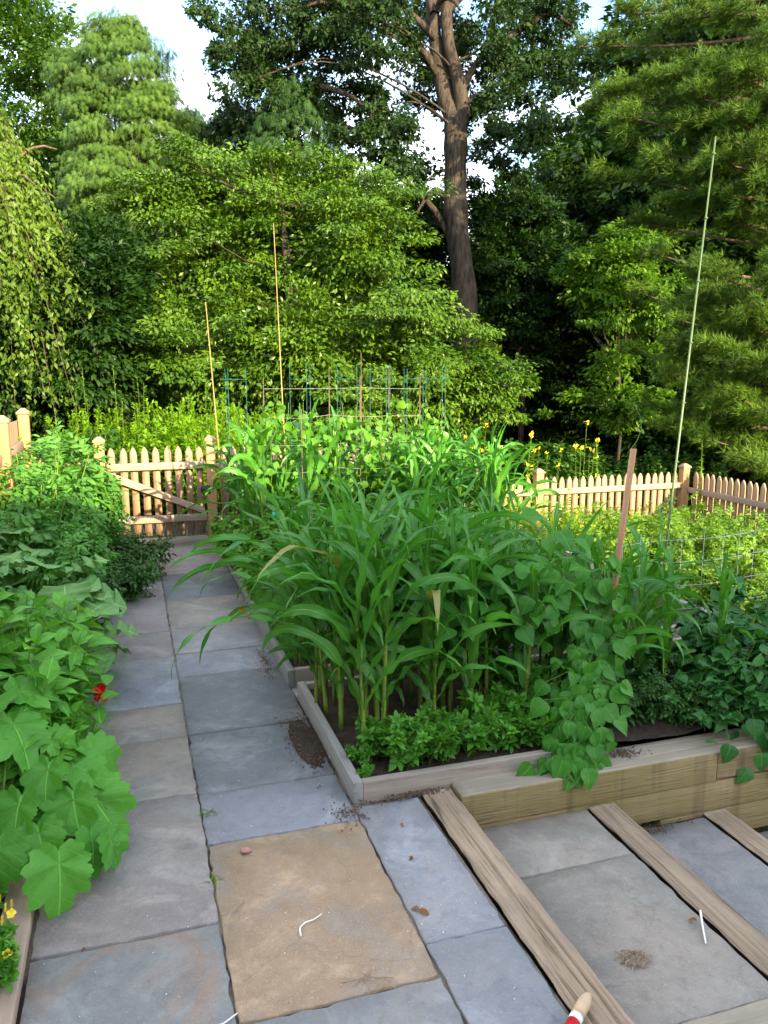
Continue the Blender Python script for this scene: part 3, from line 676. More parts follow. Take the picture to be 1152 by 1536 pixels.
stv = g.noise(g.mapv(g.node('CombineXYZ', {0: g.math('MULTIPLY', lu[0], 14.), 1: lu[1], 2: lu[2]}).outputs[0], (1, .4, 9)), 1.0, 2)
c0 = g.mix(g.math('MULTIPLY', g.step(stv, .35, .65), .3), c0, (.05, .12, .04)); c0 = g.mix(g.step(lu[1], .96, 1.0), c0, (.4, .33, .12)); c0 = g.mix(g.math('MULTIPLY', g.step(lu[2], .982, .988), .8), c0, (.30, .25, .08))
g.fin(c0, .31, g.bump(g.math('ADD', stv, g.step(ax, .10, .0)), .35, .003), spec=.32)
trn = g.node('BsdfTranslucent', {'Color': g.mix(1.0, c0, (1.7, 1.75, .45), 'MULTIPLY')}); mxs = g.node('MixShader', {0: .24})
g.l.new(g.p.outputs[0], mxs.inputs[1]); g.l.new(trn.outputs[0], mxs.inputs[2]); g.l.new(mxs.outputs[0], g.n['Material Output'].inputs[0]); K['corn'] = g.m

def corn_meshes(h, nl, llen, wid):
    st = MB(); lf_ = MB(); lean = rng.normal(0, .05, 2); zz = np.linspace(0, h, 9)
    sp = np.stack([lean[0] * (zz / h) ** 2 * h, lean[1] * (zz / h) ** 2 * h, zz], -1)
    tube(st, sp, np.linspace(.0135, .005, 9), 7)
    for q in zz[1:-1]: 
        c = np.array([np.interp(q, zz, sp[:, i]) for i in range(3)]); tube(st, [c - [0, 0, .004], c, c + [0, 0, .004]], [.012, .0155 - .006 * q / h, .012], 7)
    plane = rng.random() * PI
    for i in range(nl):
        f = (i + .6) / nl; z0 = h * (.16 + .80 * f ** .9); az = plane + PI * i + rng.normal(0, .35)
        b = np.array([np.interp(z0, zz, sp[:, k]) for k in range(3)])
        L = llen * np.interp(f, [0, .3, .7, 1], [.65, 1.0, 1.05, .78]) * rng.uniform(.8, 1.2)
        el = R(np.interp(f, [0, .5, 1], [60, 74, 84]) + rng.normal(0, 7)); cu = np.interp(f, [0, .4, .8, 1], [2.1, 2.3, 1.6, .55]) * rng.uniform(.6, 1.25)
        ribbon(lf_, b, az, el, L, wid * np.interp(f, [0, .5, 1], [.8, 1, .6]) * rng.uniform(.85, 1.15), cu, rng.random(), tw=rng.normal(0, 2.0), side=rng.normal(0, .7))
    return st.mesh('stalk', M['corn_stalk'], True), lf_.mesh('leaves', K['corn'], True)
def corn_proto(h, nl, ll, w):
    a, b = corn_meshes(h, nl, ll, w)
    return a, b
CORN = [corn_meshes(rng.uniform(.72, .88), 11, rng.uniform(.58, .82), .031) for _ in range(10)]
def corn_row(ys, xs_, zb, bedname, jit=.04, sc_=1.0, grp=None, skip=()):
    for r_, y in enumerate(ys):
        for c_, x in enumerate(xs_):
            if (r_, c_) in skip: continue
            t = thing('corn_plant', f'corn plant in {bedname}, {ORD[r_]} row back, {ORD[c_]} from the path', 'corn', (x + rng.normal(0, jit), y + rng.normal(0, jit), zb), rng.random() * 6.28, grp or f'corn plants in the {bedname}')
            s = sc_ * rng.uniform(.85, 1.1) * (np.interp(x, [1.0, 1.7, 2.4, 2.8], [1, .96, .80, .78]) if y < 5.5 else 1); t.scale = (s, s, s * rng.uniform(.93, 1.07)); a, b = CORN[int(rng.integers(len(CORN)))]
            link_mesh('stalk', a, t); link_mesh('leaves', b, t)
corn_row([3.36, 3.51, 3.66, 3.81, 3.96, 4.10], np.linspace(.95, 2.30, 10), .05, 'front grey bed', skip={(0, 3), (0, 5), (0, 7), (0, 8)}, sc_=.93, jit=.05)
corn_row([3.45, 3.75, 4.02], np.linspace(2.42, 3.0, 4), .05, 'front bed right of the stake', sc_=.86)
corn_row([4.5, 4.75, 5.05, 5.35], np.linspace(1.0, 2.6, 8), .05, 'middle grey bed', sc_=.86)
corn_row([6.9, 7.15, 7.45, 7.75, 8.05], np.linspace(1.0, 1.75, 4), .08, 'far bed by the gate', sc_=1.08)
corn_row([6.6, 6.9, 7.2, 7.5, 7.8, 8.1], np.linspace(2.35, 3.35, 7), .08, 'sunlit far bed', sc_=.98)

for nm, (x, y), hs_, spec_ in [('corn plant at the front left corner arching its long leaves over the stone path', (.93, 4.02), .62, [(3.05, 38, .92, 1.75, .55), (3.5, 30, .85, 2.0, .45), (2.7, 45, .95, 1.5, .50), (3.7, 58, .9, 1.9, .58), (.6, 60, .7, 2, .5), (1.7, 65, .7, 1.8, .6)]),
                          ('corn plant in the middle grey bed with long drooping leaves reaching across the path', (.92, 4.52), .70, [(3.1, 40, .80, 1.7, .62), (3.6, 44, .8, 1.8, .50), (2.6, 50, .9, 1.6, .66), (.4, 60, .8, 2, .5), (2.2, 68, .8, 1.7, .7)]),
                          ('low corn plant whose tip leaf hangs nearest the joint between path slabs', (.90, 3.80), .5, [(3.25, 30, .95, 2.0, .42), (2.8, 48, .85, 1.9, .46), (.9, 60, .7, 2, .45), (3.9, 62, .8, 1.9, .5)])]:
    t = thing('corn_plant', nm, 'corn', (x, y, .05)); st = MB(); lf_ = MB(); tube(st, curve_pts((0, 0, 0), (-.04, 0, hs_), 0, 8), np.linspace(.013, .006, 8), 7)
    for az, el, L, cu, z0 in spec_: ribbon(lf_, np.array([-.03, 0, min(z0, hs_)]), az, R(el), L, .023, cu, rng.random(), tw=rng.normal(0, 3.0), side=rng.normal(0, .35), ns=26)
    st.build('stalk', M['corn_stalk'], t, True); lf_.build('leaves', K['corn'], t, True)
# ------------------------------------------------------------------ generic stemmed plants
def stemmy(T, mleaf, nst, h, spread, nl, ls, droop=.2, rise=.3, stem_r=.004, arch=.2, start=.15, mstem='stem', smooth=True, flower=None, taper=.5, wob=.0, upn=1.0):
    st = MB(); lv = MB(); fl = MB(); nf = 0
    for i in range(nst):
        a = rng.random() * 2 * PI; r = spread * math.sqrt(rng.random()); hh = h * rng.uniform(.7, 1.05)
        b = np.array([math.cos(a), math.sin(a), 0]) * r * .3; e = np.array([math.cos(a) * r, math.sin(a) * r, hh - arch * r])
        pts = curve_pts(b, e, arch * .25 * h, 7, wob); tube(st, pts, np.linspace(stem_r, stem_r * .4, 7), 5, cap=False)
        t = start + (1 - start) * rng.random(nl) ** .8; P = np.stack([np.interp(t, np.linspace(0, 1, 7), pts[:, k]) for k in range(3)], -1)
        az = rng.random(nl) * 2 * PI; out = np.stack([np.cos(az) + .5 * math.cos(a), np.sin(az) + .5 * math.sin(a), rng.normal(rise, .35, nl) + .7 * (t > .9)], -1)
        N = UPV * upn + rng.normal(0, .35, (nl, 3)); scatter(lv, T, P, out, N, ls * rng.uniform(.6, 1.15, nl) * (1 - taper * (t - .5)))
        if flower and rng.random() < flower[2]:
            scatter(fl, flower[0], np.repeat(pts[-1:], 8, 0) + rng.normal(0, flower[1] * .25, (8, 3)), sph(8) + [0, 0, .6], sph(8), flower[1]); nf += 1
    return st.mesh('stems', M[mstem] if isinstance(mstem, str) else mstem, True), lv.mesh('leaves', K[mleaf], smooth), (fl.mesh('flowers', K[flower[3]]) if nf else None)
def plant(name, label, cat, group, meshes, loc, rz=None, s=1.0, sz=None):
    t = thing(name, label, cat, loc, rng.random() * 6.28 if rz is None else rz, group); t.scale = (s, s, sz or s)
    for nme, me in zip(('stems', 'leaves', 'flowers'), meshes):
        if me: link_mesh(nme, me, t)
    return t
where = lambda i, n: ORD[i]

# left bed: zinnias and cosmos
Z = [stemmy(L_ovate2, 'zinnia', 12, .66, .27, 15, .15, rise=.3, stem_r=.005) for _ in range(4)]
sp = [(-.60, 3.30, 1.15), (-.85, 3.15, 1.2), (-.50, 3.6, 1.15), (-.85, 3.5, 1.25), (-.52, 3.95, 1.15), (-.85, 3.9, 1.25), (-.65, 4.25, 1.1), (-.42, 3.2, .85), (-.36, 3.5, .8), (-.36, 3.8, .8), (-.95, 4.3, 1.2)]
for i, (x, y, s) in enumerate(sp):
    plant('zinnia_plant', f'leafy bright green flower plant in the left bed, {ORD[i]} of its clump from the camera', 'zinnia', 'leafy flower plants in the left bed', Z[i % 4], (x, y, 0), s=s)
FEA = [stemmy(L_feather, 'feather', 7, .60, .26, 11, .17, rise=.5, stem_r=.003) for _ in range(3)]
for i, (x, y, s) in enumerate([(-.30, 3.55, .62), (-.36, 4.0, .9), (-.6, 3.75, 1.2), (-.30, 3.8, .62), (-.5, 4.35, 1.15)]):
    plant('cosmos_plant', f'feathery leaved plant in the left bed, {ORD[i]} of its kind along the path', 'cosmos', 'feathery plants in the left bed', FEA[i % 3], (x, y, 0), s=s)
fr = thing('red_flower', 'small bright red flower hanging over the path from the left bed', 'flower', (-.20, 3.88, .27))
mb = MB(); n = 44; scatter(mb, grid_leaf([(0, .1), (.5, .35), (1, .1)], 3, .3, .6), rng.normal(0, .012, (n, 3)), sph(n) + [.3, -.4, .4], sph(n), .045); mb.build('petals', K['red'], fr)
mb = MB(); tube(mb, curve_pts((0, 0, 0), (-.16, .02, -.03), .05), .002, 4); mb.build('stem', M['stem'], fr)
# kale
KL = []
for _ in range(3):
    st, lv = MB(), MB(); n = 13
    for i in range(n):
        a = i * 2.4; el = .2 + .85 * i / n; d = np.array([math.cos(a) * math.cos(el), math.sin(a) * math.cos(el), math.sin(el)]); b = np.array([0, 0, .10 + .16 * i / n]); q = b + d * .14
        tube(st, curve_pts(b, q, .01), [.006] * 8, 6, cap=False); scatter(lv, L_kale, q[None], (d + [0, 0, .05])[None], (UPV + rng.normal(0, .2, 3))[None], rng.uniform(.24, .32))
    tube(st, [(0, 0, 0), (0, 0, .15), (0, 0, .28)], .014, 8)
    KL.append((st.mesh('stems', M['stem'], True), lv.mesh('leaves', K['kale'], True), None))
for i, (x, y, z, s, lb) in enumerate([(-.40, 4.75, .05, 1.0, 'blue green kale plant leaning furthest over the stone path'), (-.55, 5.35, .12, 1.1, 'blue green kale plant behind the one overhanging the path'), (-.95, 5.0, .25, 1.05, 'blue green kale plant against the left edge of the picture'), (-.42, 5.1, .02, .85, 'small kale plant between the two big kale plants'), (-.8, 5.9, .35, .9, 'ruffled kale plant half buried in the tomato plants')]):
    plant('kale_plant', lb, 'kale', 'kale plants in the left bed', KL[i % 3], (x, y, z), s=s)
# tomatoes, left
TM = [stemmy(L_tomato, 'tomato', 10, 1.0, .38, 22, .23, rise=.1, stem_r=.007, droop=.3) for _ in range(4)]
tl = [(-.75, 5.0, .75), (-.5, 5.75, .72), (-.85, 5.9, .9), (-.45, 6.35, .74), (-.8, 6.5, 1.02), (-.4, 6.95, .86), (-.75, 7.1, 1.18), (-.35, 7.5, .82), (-.7, 7.75, 1.22), (-.4, 8.1, .92), (-.8, 8.3, 1.2), (-1.3, 5.4, .9), (-1.1, 4.6, .85)]
for i, (x, y, s) in enumerate(tl):
    plant('tomato_plant', f'sprawling tomato plant in the left bed, {ORD[i]} from the camera towards the gate', 'tomato plant', 'tomato plants along the left fence', TM[i % 4], (x, y, 0), s=s)
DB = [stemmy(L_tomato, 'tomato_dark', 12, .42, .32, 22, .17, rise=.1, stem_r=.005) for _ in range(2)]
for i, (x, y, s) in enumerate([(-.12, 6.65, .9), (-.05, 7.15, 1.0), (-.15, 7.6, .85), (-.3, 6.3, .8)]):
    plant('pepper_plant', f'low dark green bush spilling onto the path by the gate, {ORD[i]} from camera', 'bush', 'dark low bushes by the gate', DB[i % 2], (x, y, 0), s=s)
wf = thing('white_flower', 'tiny white flower over the dark bush beside the gate', 'flower', (-.05, 7.0, .56))
mb = MB(); scatter(mb, L_quad, np.zeros((9, 3)), sph(9), sph(9), .04); mb.build('petals', K['white'], wf)
mb = MB(); tube(mb, [(0, 0, 0), (0, .01, -.3)], .002, 4); mb.build('stem', M['stem'], wf)
# squash with big lobed leaves, near left
sq = thing('squash_plant', 'big broad leaved plant with toothed leaves spilling over the timber at lower left', 'squash plant', (-.62, 2.75, 0))
st, lv = MB(), MB()
# leaf tips seen along the path side: centre point, size, heading of the tip (x, y), tilt down
def sqleaf(c, size, head, down, roll=0.0, r=None):
    hz = nz(np.array([head[0], head[1], 0.])); e = R(down); d = hz * math.cos(e) - UPV * math.sin(e)
    N = nz(hz * math.sin(e) + UPV * math.cos(e) + np.array([rng.normal(0, .22) + roll, -.2 + rng.normal(0, .15), 0])); size = size * (.93 if c[2] < .35 else .74); base = np.array(c) - d * size * .36
    scatter(lv, [L_squash, L_squash2], base[None], d[None], N[None], size, None if r is None else np.array([r]))
    tube(st, curve_pts(hub + rng.normal(0, .02, 3), base, .05), np.linspace(.008, .0045, 8), 6, cap=False)
hub = np.array([-.50, 2.92, .05])
for row in [((-.165, 2.95, .16), .245, (.75, -.65), 42, 0, .6), ((-.30, 2.62, .11), .20, (.1, -1), 62, 0, .7), ((-.26, 2.86, .22), .17, (.2, -1), 50, 0, .4), ((-.22, 3.05, .29), .19, (.9, -.25), 22, 0, .3), ((-.16, 3.16, .25), .19, (.9, .1), 35, 0, .5),
            ((-.20, 2.78, .10), .15, (.3, -1), 55, .2, .1), ((-.13, 2.80, .09), .13, (.8, -.6), 65, 0, .2), ((-.36, 2.93, .33), .15, (-.2, -1), 38, 0, .5), ((-.28, 3.15, .37), .18, (.8, .4), 20, 0, .6), ((-.44, 3.02, .47), .27, (.55, -.8), 35, 0, .55),
            ((-.58, 3.08, .55), .25, (-.5, -.8), 22, 0, .45), ((-.40, 3.22, .57), .22, (.9, .1), 8, 0, .7), ((-.45, 2.78, .27), .18, (-.3, -1), 45, 0, .3), ((-.50, 2.66, .19), .17, (-.2, -1), 52, 0, .2), ((-.36, 2.72, .20), .14, (.4, -1), 50, 0, .5),
            ((-.60, 2.80, .36), .20, (-.7, -.7), 30, 0, .4), ((-.34, 3.05, .42), .11, (.2, -1), 20, 0, .9), ((-.62, 2.95, .42), .2, (-1, 0), 25, 0, .2), ((-.25, 2.95, .13), .16, (.6, -.8), 60, 0, .05), ((-.42, 2.86, .12), .18, (0, -1), 50, 0, .1)]:
    sqleaf(*row)
off = -np.array([-.62, 2.75, 0])
for m_ in (st, lv): m_.V = [v + off for v in m_.V]
st.build('stems', M['stem'], sq, True); lv.build('leaves', K['squash'], sq, True)
# violas
for i, (x, y) in enumerate([(-.50, 2.50), (-.47, 2.32), (-.56, 2.66)]):
    me = stemmy(L_cluster, 'weed', 12, .15, .12, 9, .045, stem_r=.0015)
    t = plant('viola_plant', f'small yellow flowered plant at the lower left corner, {ORD[i]} counted along the timber', 'viola', 'yellow violas at the lower left', me, (x, y, .02))
    mb = MB()
    for q in range(5 if i < 2 else 3):
        c = np.array([rng.uniform(-.06, .09), rng.uniform(-.08, .08), rng.uniform(.12, .19)]); n = 5; a = np.arange(n) * 2 * PI / n
        scatter(mb, grid_leaf([(0, .2), (.6, .5), (1, .2)], 3, .1, .2), np.repeat(c[None], n, 0), np.stack([np.cos(a), np.sin(a) * .3 - .2, np.sin(a)], -1), np.array([0, -1, .6]), .015)
    mb.build('flowers', K['yellow'], t)

# front bed weeds and vine
WD = [stemmy(L_cluster, 'weed', 10, .17, .11, 11, .055, rise=.5, stem_r=.0025) for _ in range(4)]
wp = [(.90, 3.10, .7), (.92, 3.22, 1.0), (1.08, 3.14, 1.1), (1.2, 3.17, 1.2), (1.32, 3.16, 1.3), (1.45, 3.17, 1.3), (1.57, 3.16, 1.2), (1.68, 3.18, 1.2), (1.79, 3.17, 1.3), (1.02, 3.28, 1.1), (1.17, 3.3, 1.2), (1.4, 3.32, 1.5), (1.62, 3.33, 1.5), (1.8, 3.35, 1.9), (1.85, 3.5, 2.6)]
for i, (x, y, s) in enumerate(wp):
    plant('weed_plant', f'low leafy weed under the front corn, {ORD[i]} from the bed corner by the path', 'weed', 'leafy weeds under the front corn', WD[i % 4], (x, y, .05), s=s * rng.uniform(.6, 1.15))
bv = thing('bean_vine', 'climbing bean vine with heart shaped leaves cascading over the timber below the leaning stake', 'bean vine', (2.1, 3.15, .02))
st, lv = MB(), MB()
def P3(px, py, Y):
    d = FW + RT * (px - 576) / F_PX - UP * (py - 768) / F_PX; return np.array([0, 0, EYE]) + d * Y / d[1]
spine = np.array([P3(x, y, Y) for x, y, Y in [(905, 850, 3.5), (895, 900, 3.42), (890, 960, 3.32), (880, 1010, 3.22), (868, 1060, 3.12), (862, 1110, 3.02), (850, 1150, 2.95)]])
tube(st, spine, np.linspace(.003, .005, 7), 6)
n = 300; t = rng.random(n) ** .8; base = np.stack([np.interp(t, np.linspace(0, 1, 7), spine[:, k]) for k in range(3)], -1)
wd = np.interp(t, [0, .25, .6, 1], [.10, .10, .13, .10]); o = rng.normal(0, 1, (n, 3)) * np.stack([wd, wd * .45, wd * .25], -1) * .75
Pp = base + o + [0, -.02, 0]; dd = np.stack([o[:, 0] * 3 + rng.normal(0, .25, n), -.30 + rng.normal(0, .2, n), -.75 + rng.normal(0, .25, n)], -1)
scatter(lv, [L_heart, L_heart2], Pp, dd, np.array([0, -1, .55]) + rng.normal(0, .25, (n, 3)), rng.uniform(.07, .125, n))
n = 100; Pq = np.array([1.93, 3.44, .74]) + rng.normal(0, 1, (n, 3)) * [.20, .08, .12]
scatter(lv, [L_heart, L_heart2], Pq, np.stack([rng.normal(0, .6, n), -.4 + rng.normal(0, .3, n), -.35 + rng.normal(0, .3, n)], -1), np.array([0, -.7, 1]) + rng.normal(0, .3, (n, 3)), rng.uniform(.09, .14, n))
for k in range(0, 300, 4): tube(st, [base[k], (base[k] + Pp[k]) / 2 + [0, 0, .02], Pp[k]], .0018, 4, cap=False)
for m_ in (st, lv): m_.V = [v - np.array([2.1, 3.15, .02]) for v in m_.V]
st.build('stem', M['stem'], bv, True); lv.build('leaves', K['bean'], bv, True)
sk = thing('garden_stake', 'reddish brown wooden stake leaning out of the front corn', 'stake', (2.255, 3.38, 0))
mb = MB(); tube(mb, [(.0, 0, -.1), (.035, 0, .45), (.08, 0, .95), (.13, 0, 1.43)], .016, 10); mb.build('pole', M['stake'], sk)
tn = thing('vine_tendril', 'bare curling vine shoot rising above the top of the leaning stake', 'vine', (2.40, 3.45, 1.40))
mb = MB(); tube(mb, [(0, 0, 0), (.05, .0, .06), (.075, 0, .12), (.06, 0, .19), (.02, 0, .25)], [.002, .0018, .0016, .0014, .001], 5); mb.build('shoot', M['stem'], tn)
mb = MB(); scatter(mb, L_heart, np.array([[.075, 0, .11], [.04, 0, .23], [.06, 0, .16]]), np.array([[1, 0, -.2], [-.3, 0, .5], [.6, -.4, .2]]), np.array([0, -1, .5]), np.array([.03, .02, .02])); mb.build('leaves', K['bean'], tn)

# dark bean bushes spilling over the wall, right
SV = [stemmy([L_heart, L_heart2], 'sweet', 13, .42, .34, 15, .10, rise=-.1, stem_r=.004, arch=.5) for _ in range(3)]
sv = [(2.72, 3.12, .72), (2.95, 3.0, .85), (3.0, 3.3, 1.05), (3.25, 3.1, 1.1), (3.3, 3.45, 1.2), (3.5, 3.25, 1.25), (2.8, 3.55, 1.0), (3.05, 3.75, 1.15), (3.45, 3.8, 1.2), (3.7, 3.5, 1.2)]
for i, (x, y, s) in enumerate(sv):
    plant('bean_bush', f'dark green vine bush over the right end of the timber wall, {ORD[i]} from left', 'bean bush', 'dark bean bushes on the right', SV[i % 3], (x, y, .03), s=s)
mb = MB(); n = 40
P0 = np.stack([rng.uniform(2.62, 3.15, n), rng.uniform(2.84, 3.0, n), rng.uniform(-.12, .16, n)], -1)
bb = thing('bean_bush', 'lowest dark leaves of the vine draped across the face of the timber wall', 'bean bush', (0, 0, 0))
scatter(mb, [L_heart, L_heart2], P0, np.stack([rng.normal(0, .5, n), -.4 * np.ones(n), -.7 + rng.normal(0, .2, n)], -1), np.array([0, -.8, .7]) + rng.normal(0, .25, (n, 3)), rng.uniform(.07, .12, n)); mb.build('leaves', K['sweet'], bb, True)
mb = MB()
for k in range(0, n, 2): tube(mb, curve_pts((P0[k, 0] + .1, 3.08, .06), P0[k], .04), .0018, 4, cap=False)
mb.build('stems', M['stem'], bb)
for i, (x, y, s_) in enumerate([(2.3, 3.3, .55), (2.5, 3.35, .5), (2.42, 3.55, .6), (2.6, 3.25, .45), (2.25, 3.6, .6), (2.65, 3.6, .6)]):
    plant('basil_plant', f'small shaded plant on the dark soil behind the wall, {ORD[i]} between vine and bean bushes', 'seedling', 'small shaded plants behind the wall', DB[i % 2], (x, y, .03), s=s_)
# climbing beans in the far bed near the path, left end of middle bed
BN = [stemmy([L_heart, L_heart2], 'bean_far', 12, .62, .28, 20, .105, rise=-.05, stem_r=.004, arch=.3) for _ in range(3)]
bn = [(.86, 6.2, .7), (.85, 6.9, .75), (.84, 7.4, .7), (.86, 5.6, .62), (.95, 6.15, .75), (1.0, 6.5, .9), (1.25, 6.2, .95), (1.3, 6.55, 1.15), (1.55, 6.3, 1.1), (1.6, 6.65, 1.3), (1.9, 6.4, 1.2), (1.95, 6.8, 1.4), (2.2, 6.5, 1.3), (2.3, 6.95, 1.45), (1.95, 7.3, 1.5), (2.2, 7.6, 1.5), (.95, 5.75, .7), (1.2, 5.65, .8), (1.5, 5.7, .85), (.92, 6.75, .8)]
for i, (x, y, s) in enumerate(bn):
    plant('bean_plant', f'bright green climbing bean plant at the string trellis, {ORD[i]} from the path', 'bean plant', 'climbing beans at the string trellis', BN[i % 3], (x, y, .1), s=s)
for i, (x, y, s) in enumerate([(.90, 4.5, .55), (.84, 4.85, .6), (.86, 5.2, .65), (1.05, 5.0, .8), (.84, 5.5, .6), (.86, 4.68, .5), (.95, 5.35, .75), (.85, 5.05, .5)]):
    plant('aster_plant', f'fine leaved plant at the edge of the middle grey bed, {ORD[i]} from camera', 'aster', 'fine leaved plants at the edge of the middle bed', FEA[i % 3], (x, y, .06), s=s)

tv = thing('bean_vine', 'thin bean vines twining up the string trellis stakes', 'bean vine', (1.1, 6.9, .1)); mb = MB(); st_ = MB(); n = 320
P = np.stack([rng.uniform(-.15, 1.7, n), rng.normal(0, .10, n), rng.uniform(.7, 1.62, n) ** 1.0], -1); P[:, 2] = np.minimum(P[:, 2], 1.25 + .25 * hum(P[:, 0] * 5, P[:, 0]) + rng.normal(0, .08, n))
scatter(mb, [L_heart, L_heart2], P, sph(n) * [1, 1, .3] + [0, -.2, -.5], np.array([0, -.8, .7]) + rng.normal(0, .4, (n, 3)), rng.uniform(.05, .10, n)); mb.build('leaves', K['bean_far'], tv, True)
for x in np.linspace(-.1, 1.6, 12): tube(st_, curve_pts((x, 0, .4), (x + rng.normal(0, .1), 0, 1.45), 0, 10, .02), .0022, 4, cap=False)
st_.build('stems', M['stem'], tv)
# sunny right-hand garden
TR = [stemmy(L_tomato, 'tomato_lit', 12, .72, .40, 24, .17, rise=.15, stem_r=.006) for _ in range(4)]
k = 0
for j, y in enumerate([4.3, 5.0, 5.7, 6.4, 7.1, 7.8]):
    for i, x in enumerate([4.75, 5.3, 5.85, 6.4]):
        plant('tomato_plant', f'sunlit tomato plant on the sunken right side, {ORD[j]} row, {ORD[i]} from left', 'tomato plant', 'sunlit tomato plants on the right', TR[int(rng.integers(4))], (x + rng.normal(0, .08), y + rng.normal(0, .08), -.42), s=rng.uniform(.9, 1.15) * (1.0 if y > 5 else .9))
GH = [stemmy(L_lance, 'golden', 16, .75, .25, 22, .07, rise=.6, stem_r=.002, flower=(L_quad, .02, .35, 'yellow')) for _ in range(3)]
k = 0
for j, y in enumerate([6.7, 7.3, 7.9, 8.35]):
    for i, x in enumerate([3.95, 4.35]):
        plant('herb_plant', f'wispy yellow green herb before the back fence, {ORD[j]} row, {ORD[i]} from left', 'herb', 'bolting herbs before the back fence', GH[k % 3], (x + rng.normal(0, .05), y, -.42 if x > 3.95 else -.1), s=rng.uniform(.95, 1.2)); k += 1
for i in range(6):
    plant('herb_plant', f'pale feathery herb at the back right corner, {ORD[i]} counted along the fence', 'herb', 'herbs by the corner post', GH[i % 3], (4.6 + i * .38, 8.3 + rng.normal(0, .06), -.42), s=rng.uniform(.6, .8))

# tall yellow-flowered stalks behind/before the fence
YF = [stemmy(L_lance, 'golden', 3, 1.15, .14, 16, .07, rise=.8, stem_r=.003, flower=(L_quad, .033, .9, 'yellow')) for _ in range(3)]
for i, (px, py) in enumerate([(690, 668), (722, 665), (800, 690), (825, 685), (872, 672), (880, 700), (905, 680), (745, 690), (780, 660)]):
    d = 10.6 + rng.uniform(-.3, .4); p = at(px, py, d); g0 = -.5
    plant('goldenrod', f'yellow flowering stalk above the back fence, {ORD[i]} of the scattered stalks', 'flower', 'yellow flowering stalks by the back fence', YF[i % 3], (p[0], p[1], g0), s=(p[2] - g0) / 1.15 * rng.uniform(1.0, 1.25))

#TREES
# ------------------------------------------------------------------ trees
def envelope(ells, n, inner=.72, outer=1.0):
    """points on the union of ellipsoids: ells = [(centre, (rx, ry, rz), weight)]"""
    W = np.array([e[2] for e in ells], float); W /= W.sum(); out = []; 
    while len(out) < n:
        k = rng.choice(len(ells), p=W); c, r, _ = ells[k]; d = nz(rng.normal(size=3)); q = rng.uniform(inner, outer) * (1 + .16 * hum(d[0] * 2.2 + k, d[2] * 2.2 + d[1] * 2, k)); p = np.array(c) + d * np.array(r) * q
        if any((((p - np.array(e[0])) / np.array(e[1])) ** 2).sum() < .45 for j, e in enumerate(ells) if j != k): continue
        out.append(np.r_[p, d])
    return np.array(out)
def clump_leaves(lv, C, Rr, nper, T, size, droop=-.25, flat=.6, nup=1.0, outw=.7, jitn=.45, sun=0.0):
    """leaves in flattened clumps; C (n,6) centre + outward direction"""
    n = len(C); N = n * nper; k = np.repeat(np.arange(n), nper); Rr = np.broadcast_to(Rr, (n,))
    o = sph(N) * (rng.random(N) ** .42)[:, None]; o[:, 2] = np.where(o[:, 2] < 0, o[:, 2] * .5, o[:, 2])
    P = C[k, :3] + o * Rr[k][:, None] * np.array([1, 1, flat])
    D = nz(o * [1, 1, .3] + C[k, 3:] * outw + rng.normal(0, .45, (N, 3))) + [0, 0, droop]
    Nn = UPV * nup + C[k, 3:] * .6 + o * .3 + rng.normal(0, jitn, (N, 3)) + np.array([0, -sun, 0])
    shade = rng.random(n)[k] * .5 + rng.random(N) * .5
    scatter(lv, T, P, D, Nn, size * rng.uniform(.65, 1.2, N), rnd=shade)
def limbs(mb, root_pts, targets, r0, n=8, sag=-.08, wob=.05, sides=5):
    for tgt in targets:
        h = tgt[2]; k = np.argmin(np.abs(root_pts[:, 2] - (h - .28 * np.hypot(*(tgt[:2] - root_pts[:, :2].mean(0))) ))); b = root_pts[k]
        L = np.linalg.norm(tgt - b); tube(mb, curve_pts(b, tgt, sag * L, n, wob * L * .12), np.linspace(r0 * min(1, L / 4), .006, n), sides, cap=False)
def tree(name, label, cat, base, trunk_pts, trunk_r, ells, ncl, cr, nper, T, size, mat, group=None, bark='bark', lim=25, core=0, **kw):
    base = np.array(base, float); t = thing(name, label, cat, base, group=group)
    mb = MB(); tp = np.array(trunk_pts, float) - base; tube(mb, tp, trunk_r, 12)
    dense = np.stack([np.interp(np.linspace(0, 1, 40), np.linspace(0, 1, len(tp)), tp[:, k]) for k in range(3)], -1)
    el = [(np.array(c) - base, r, w) for c, r, w in ells]; bo = kw.pop('boughs', 0)
    if bo:      # boughs: flat fans of clumps with deep gaps between them
        C0 = envelope(el, ncl // bo, kw.pop('inner', .7)); C = np.repeat(C0, bo, 0); ncl = len(C); o = rng.normal(0, 1, (ncl, 3)) * [cr * 1.15, cr * 1.15, cr * .38]
        C[:, :3] += o; C[:, 2] -= .32 * np.hypot(o[:, 0], o[:, 1]) ** 1.3
    else: C = envelope(el, ncl, kw.pop('inner', .7))
    if lim: limbs(mb, dense, C[rng.choice(ncl, min(lim, ncl), False), :3], np.max(trunk_r) * .35)
    mb.build('trunk', M[bark], t, True)
    lv = MB(); clump_leaves(lv, C, cr * rng.uniform(.6, 1.25, ncl), nper, T, size, **kw)
    if core:
        C2 = envelope(el, core, .1, .62); clump_leaves(lv, C2, cr * 1.6, nper, T, size * 1.25, flat=1, jitn=1.0)
    lv.build('crown', K[mat], t, smooth=False); return t
def gnd_at(px, d, z=-.6):
    p = at(px, 560, d); return np.array([p[0], p[1], z])

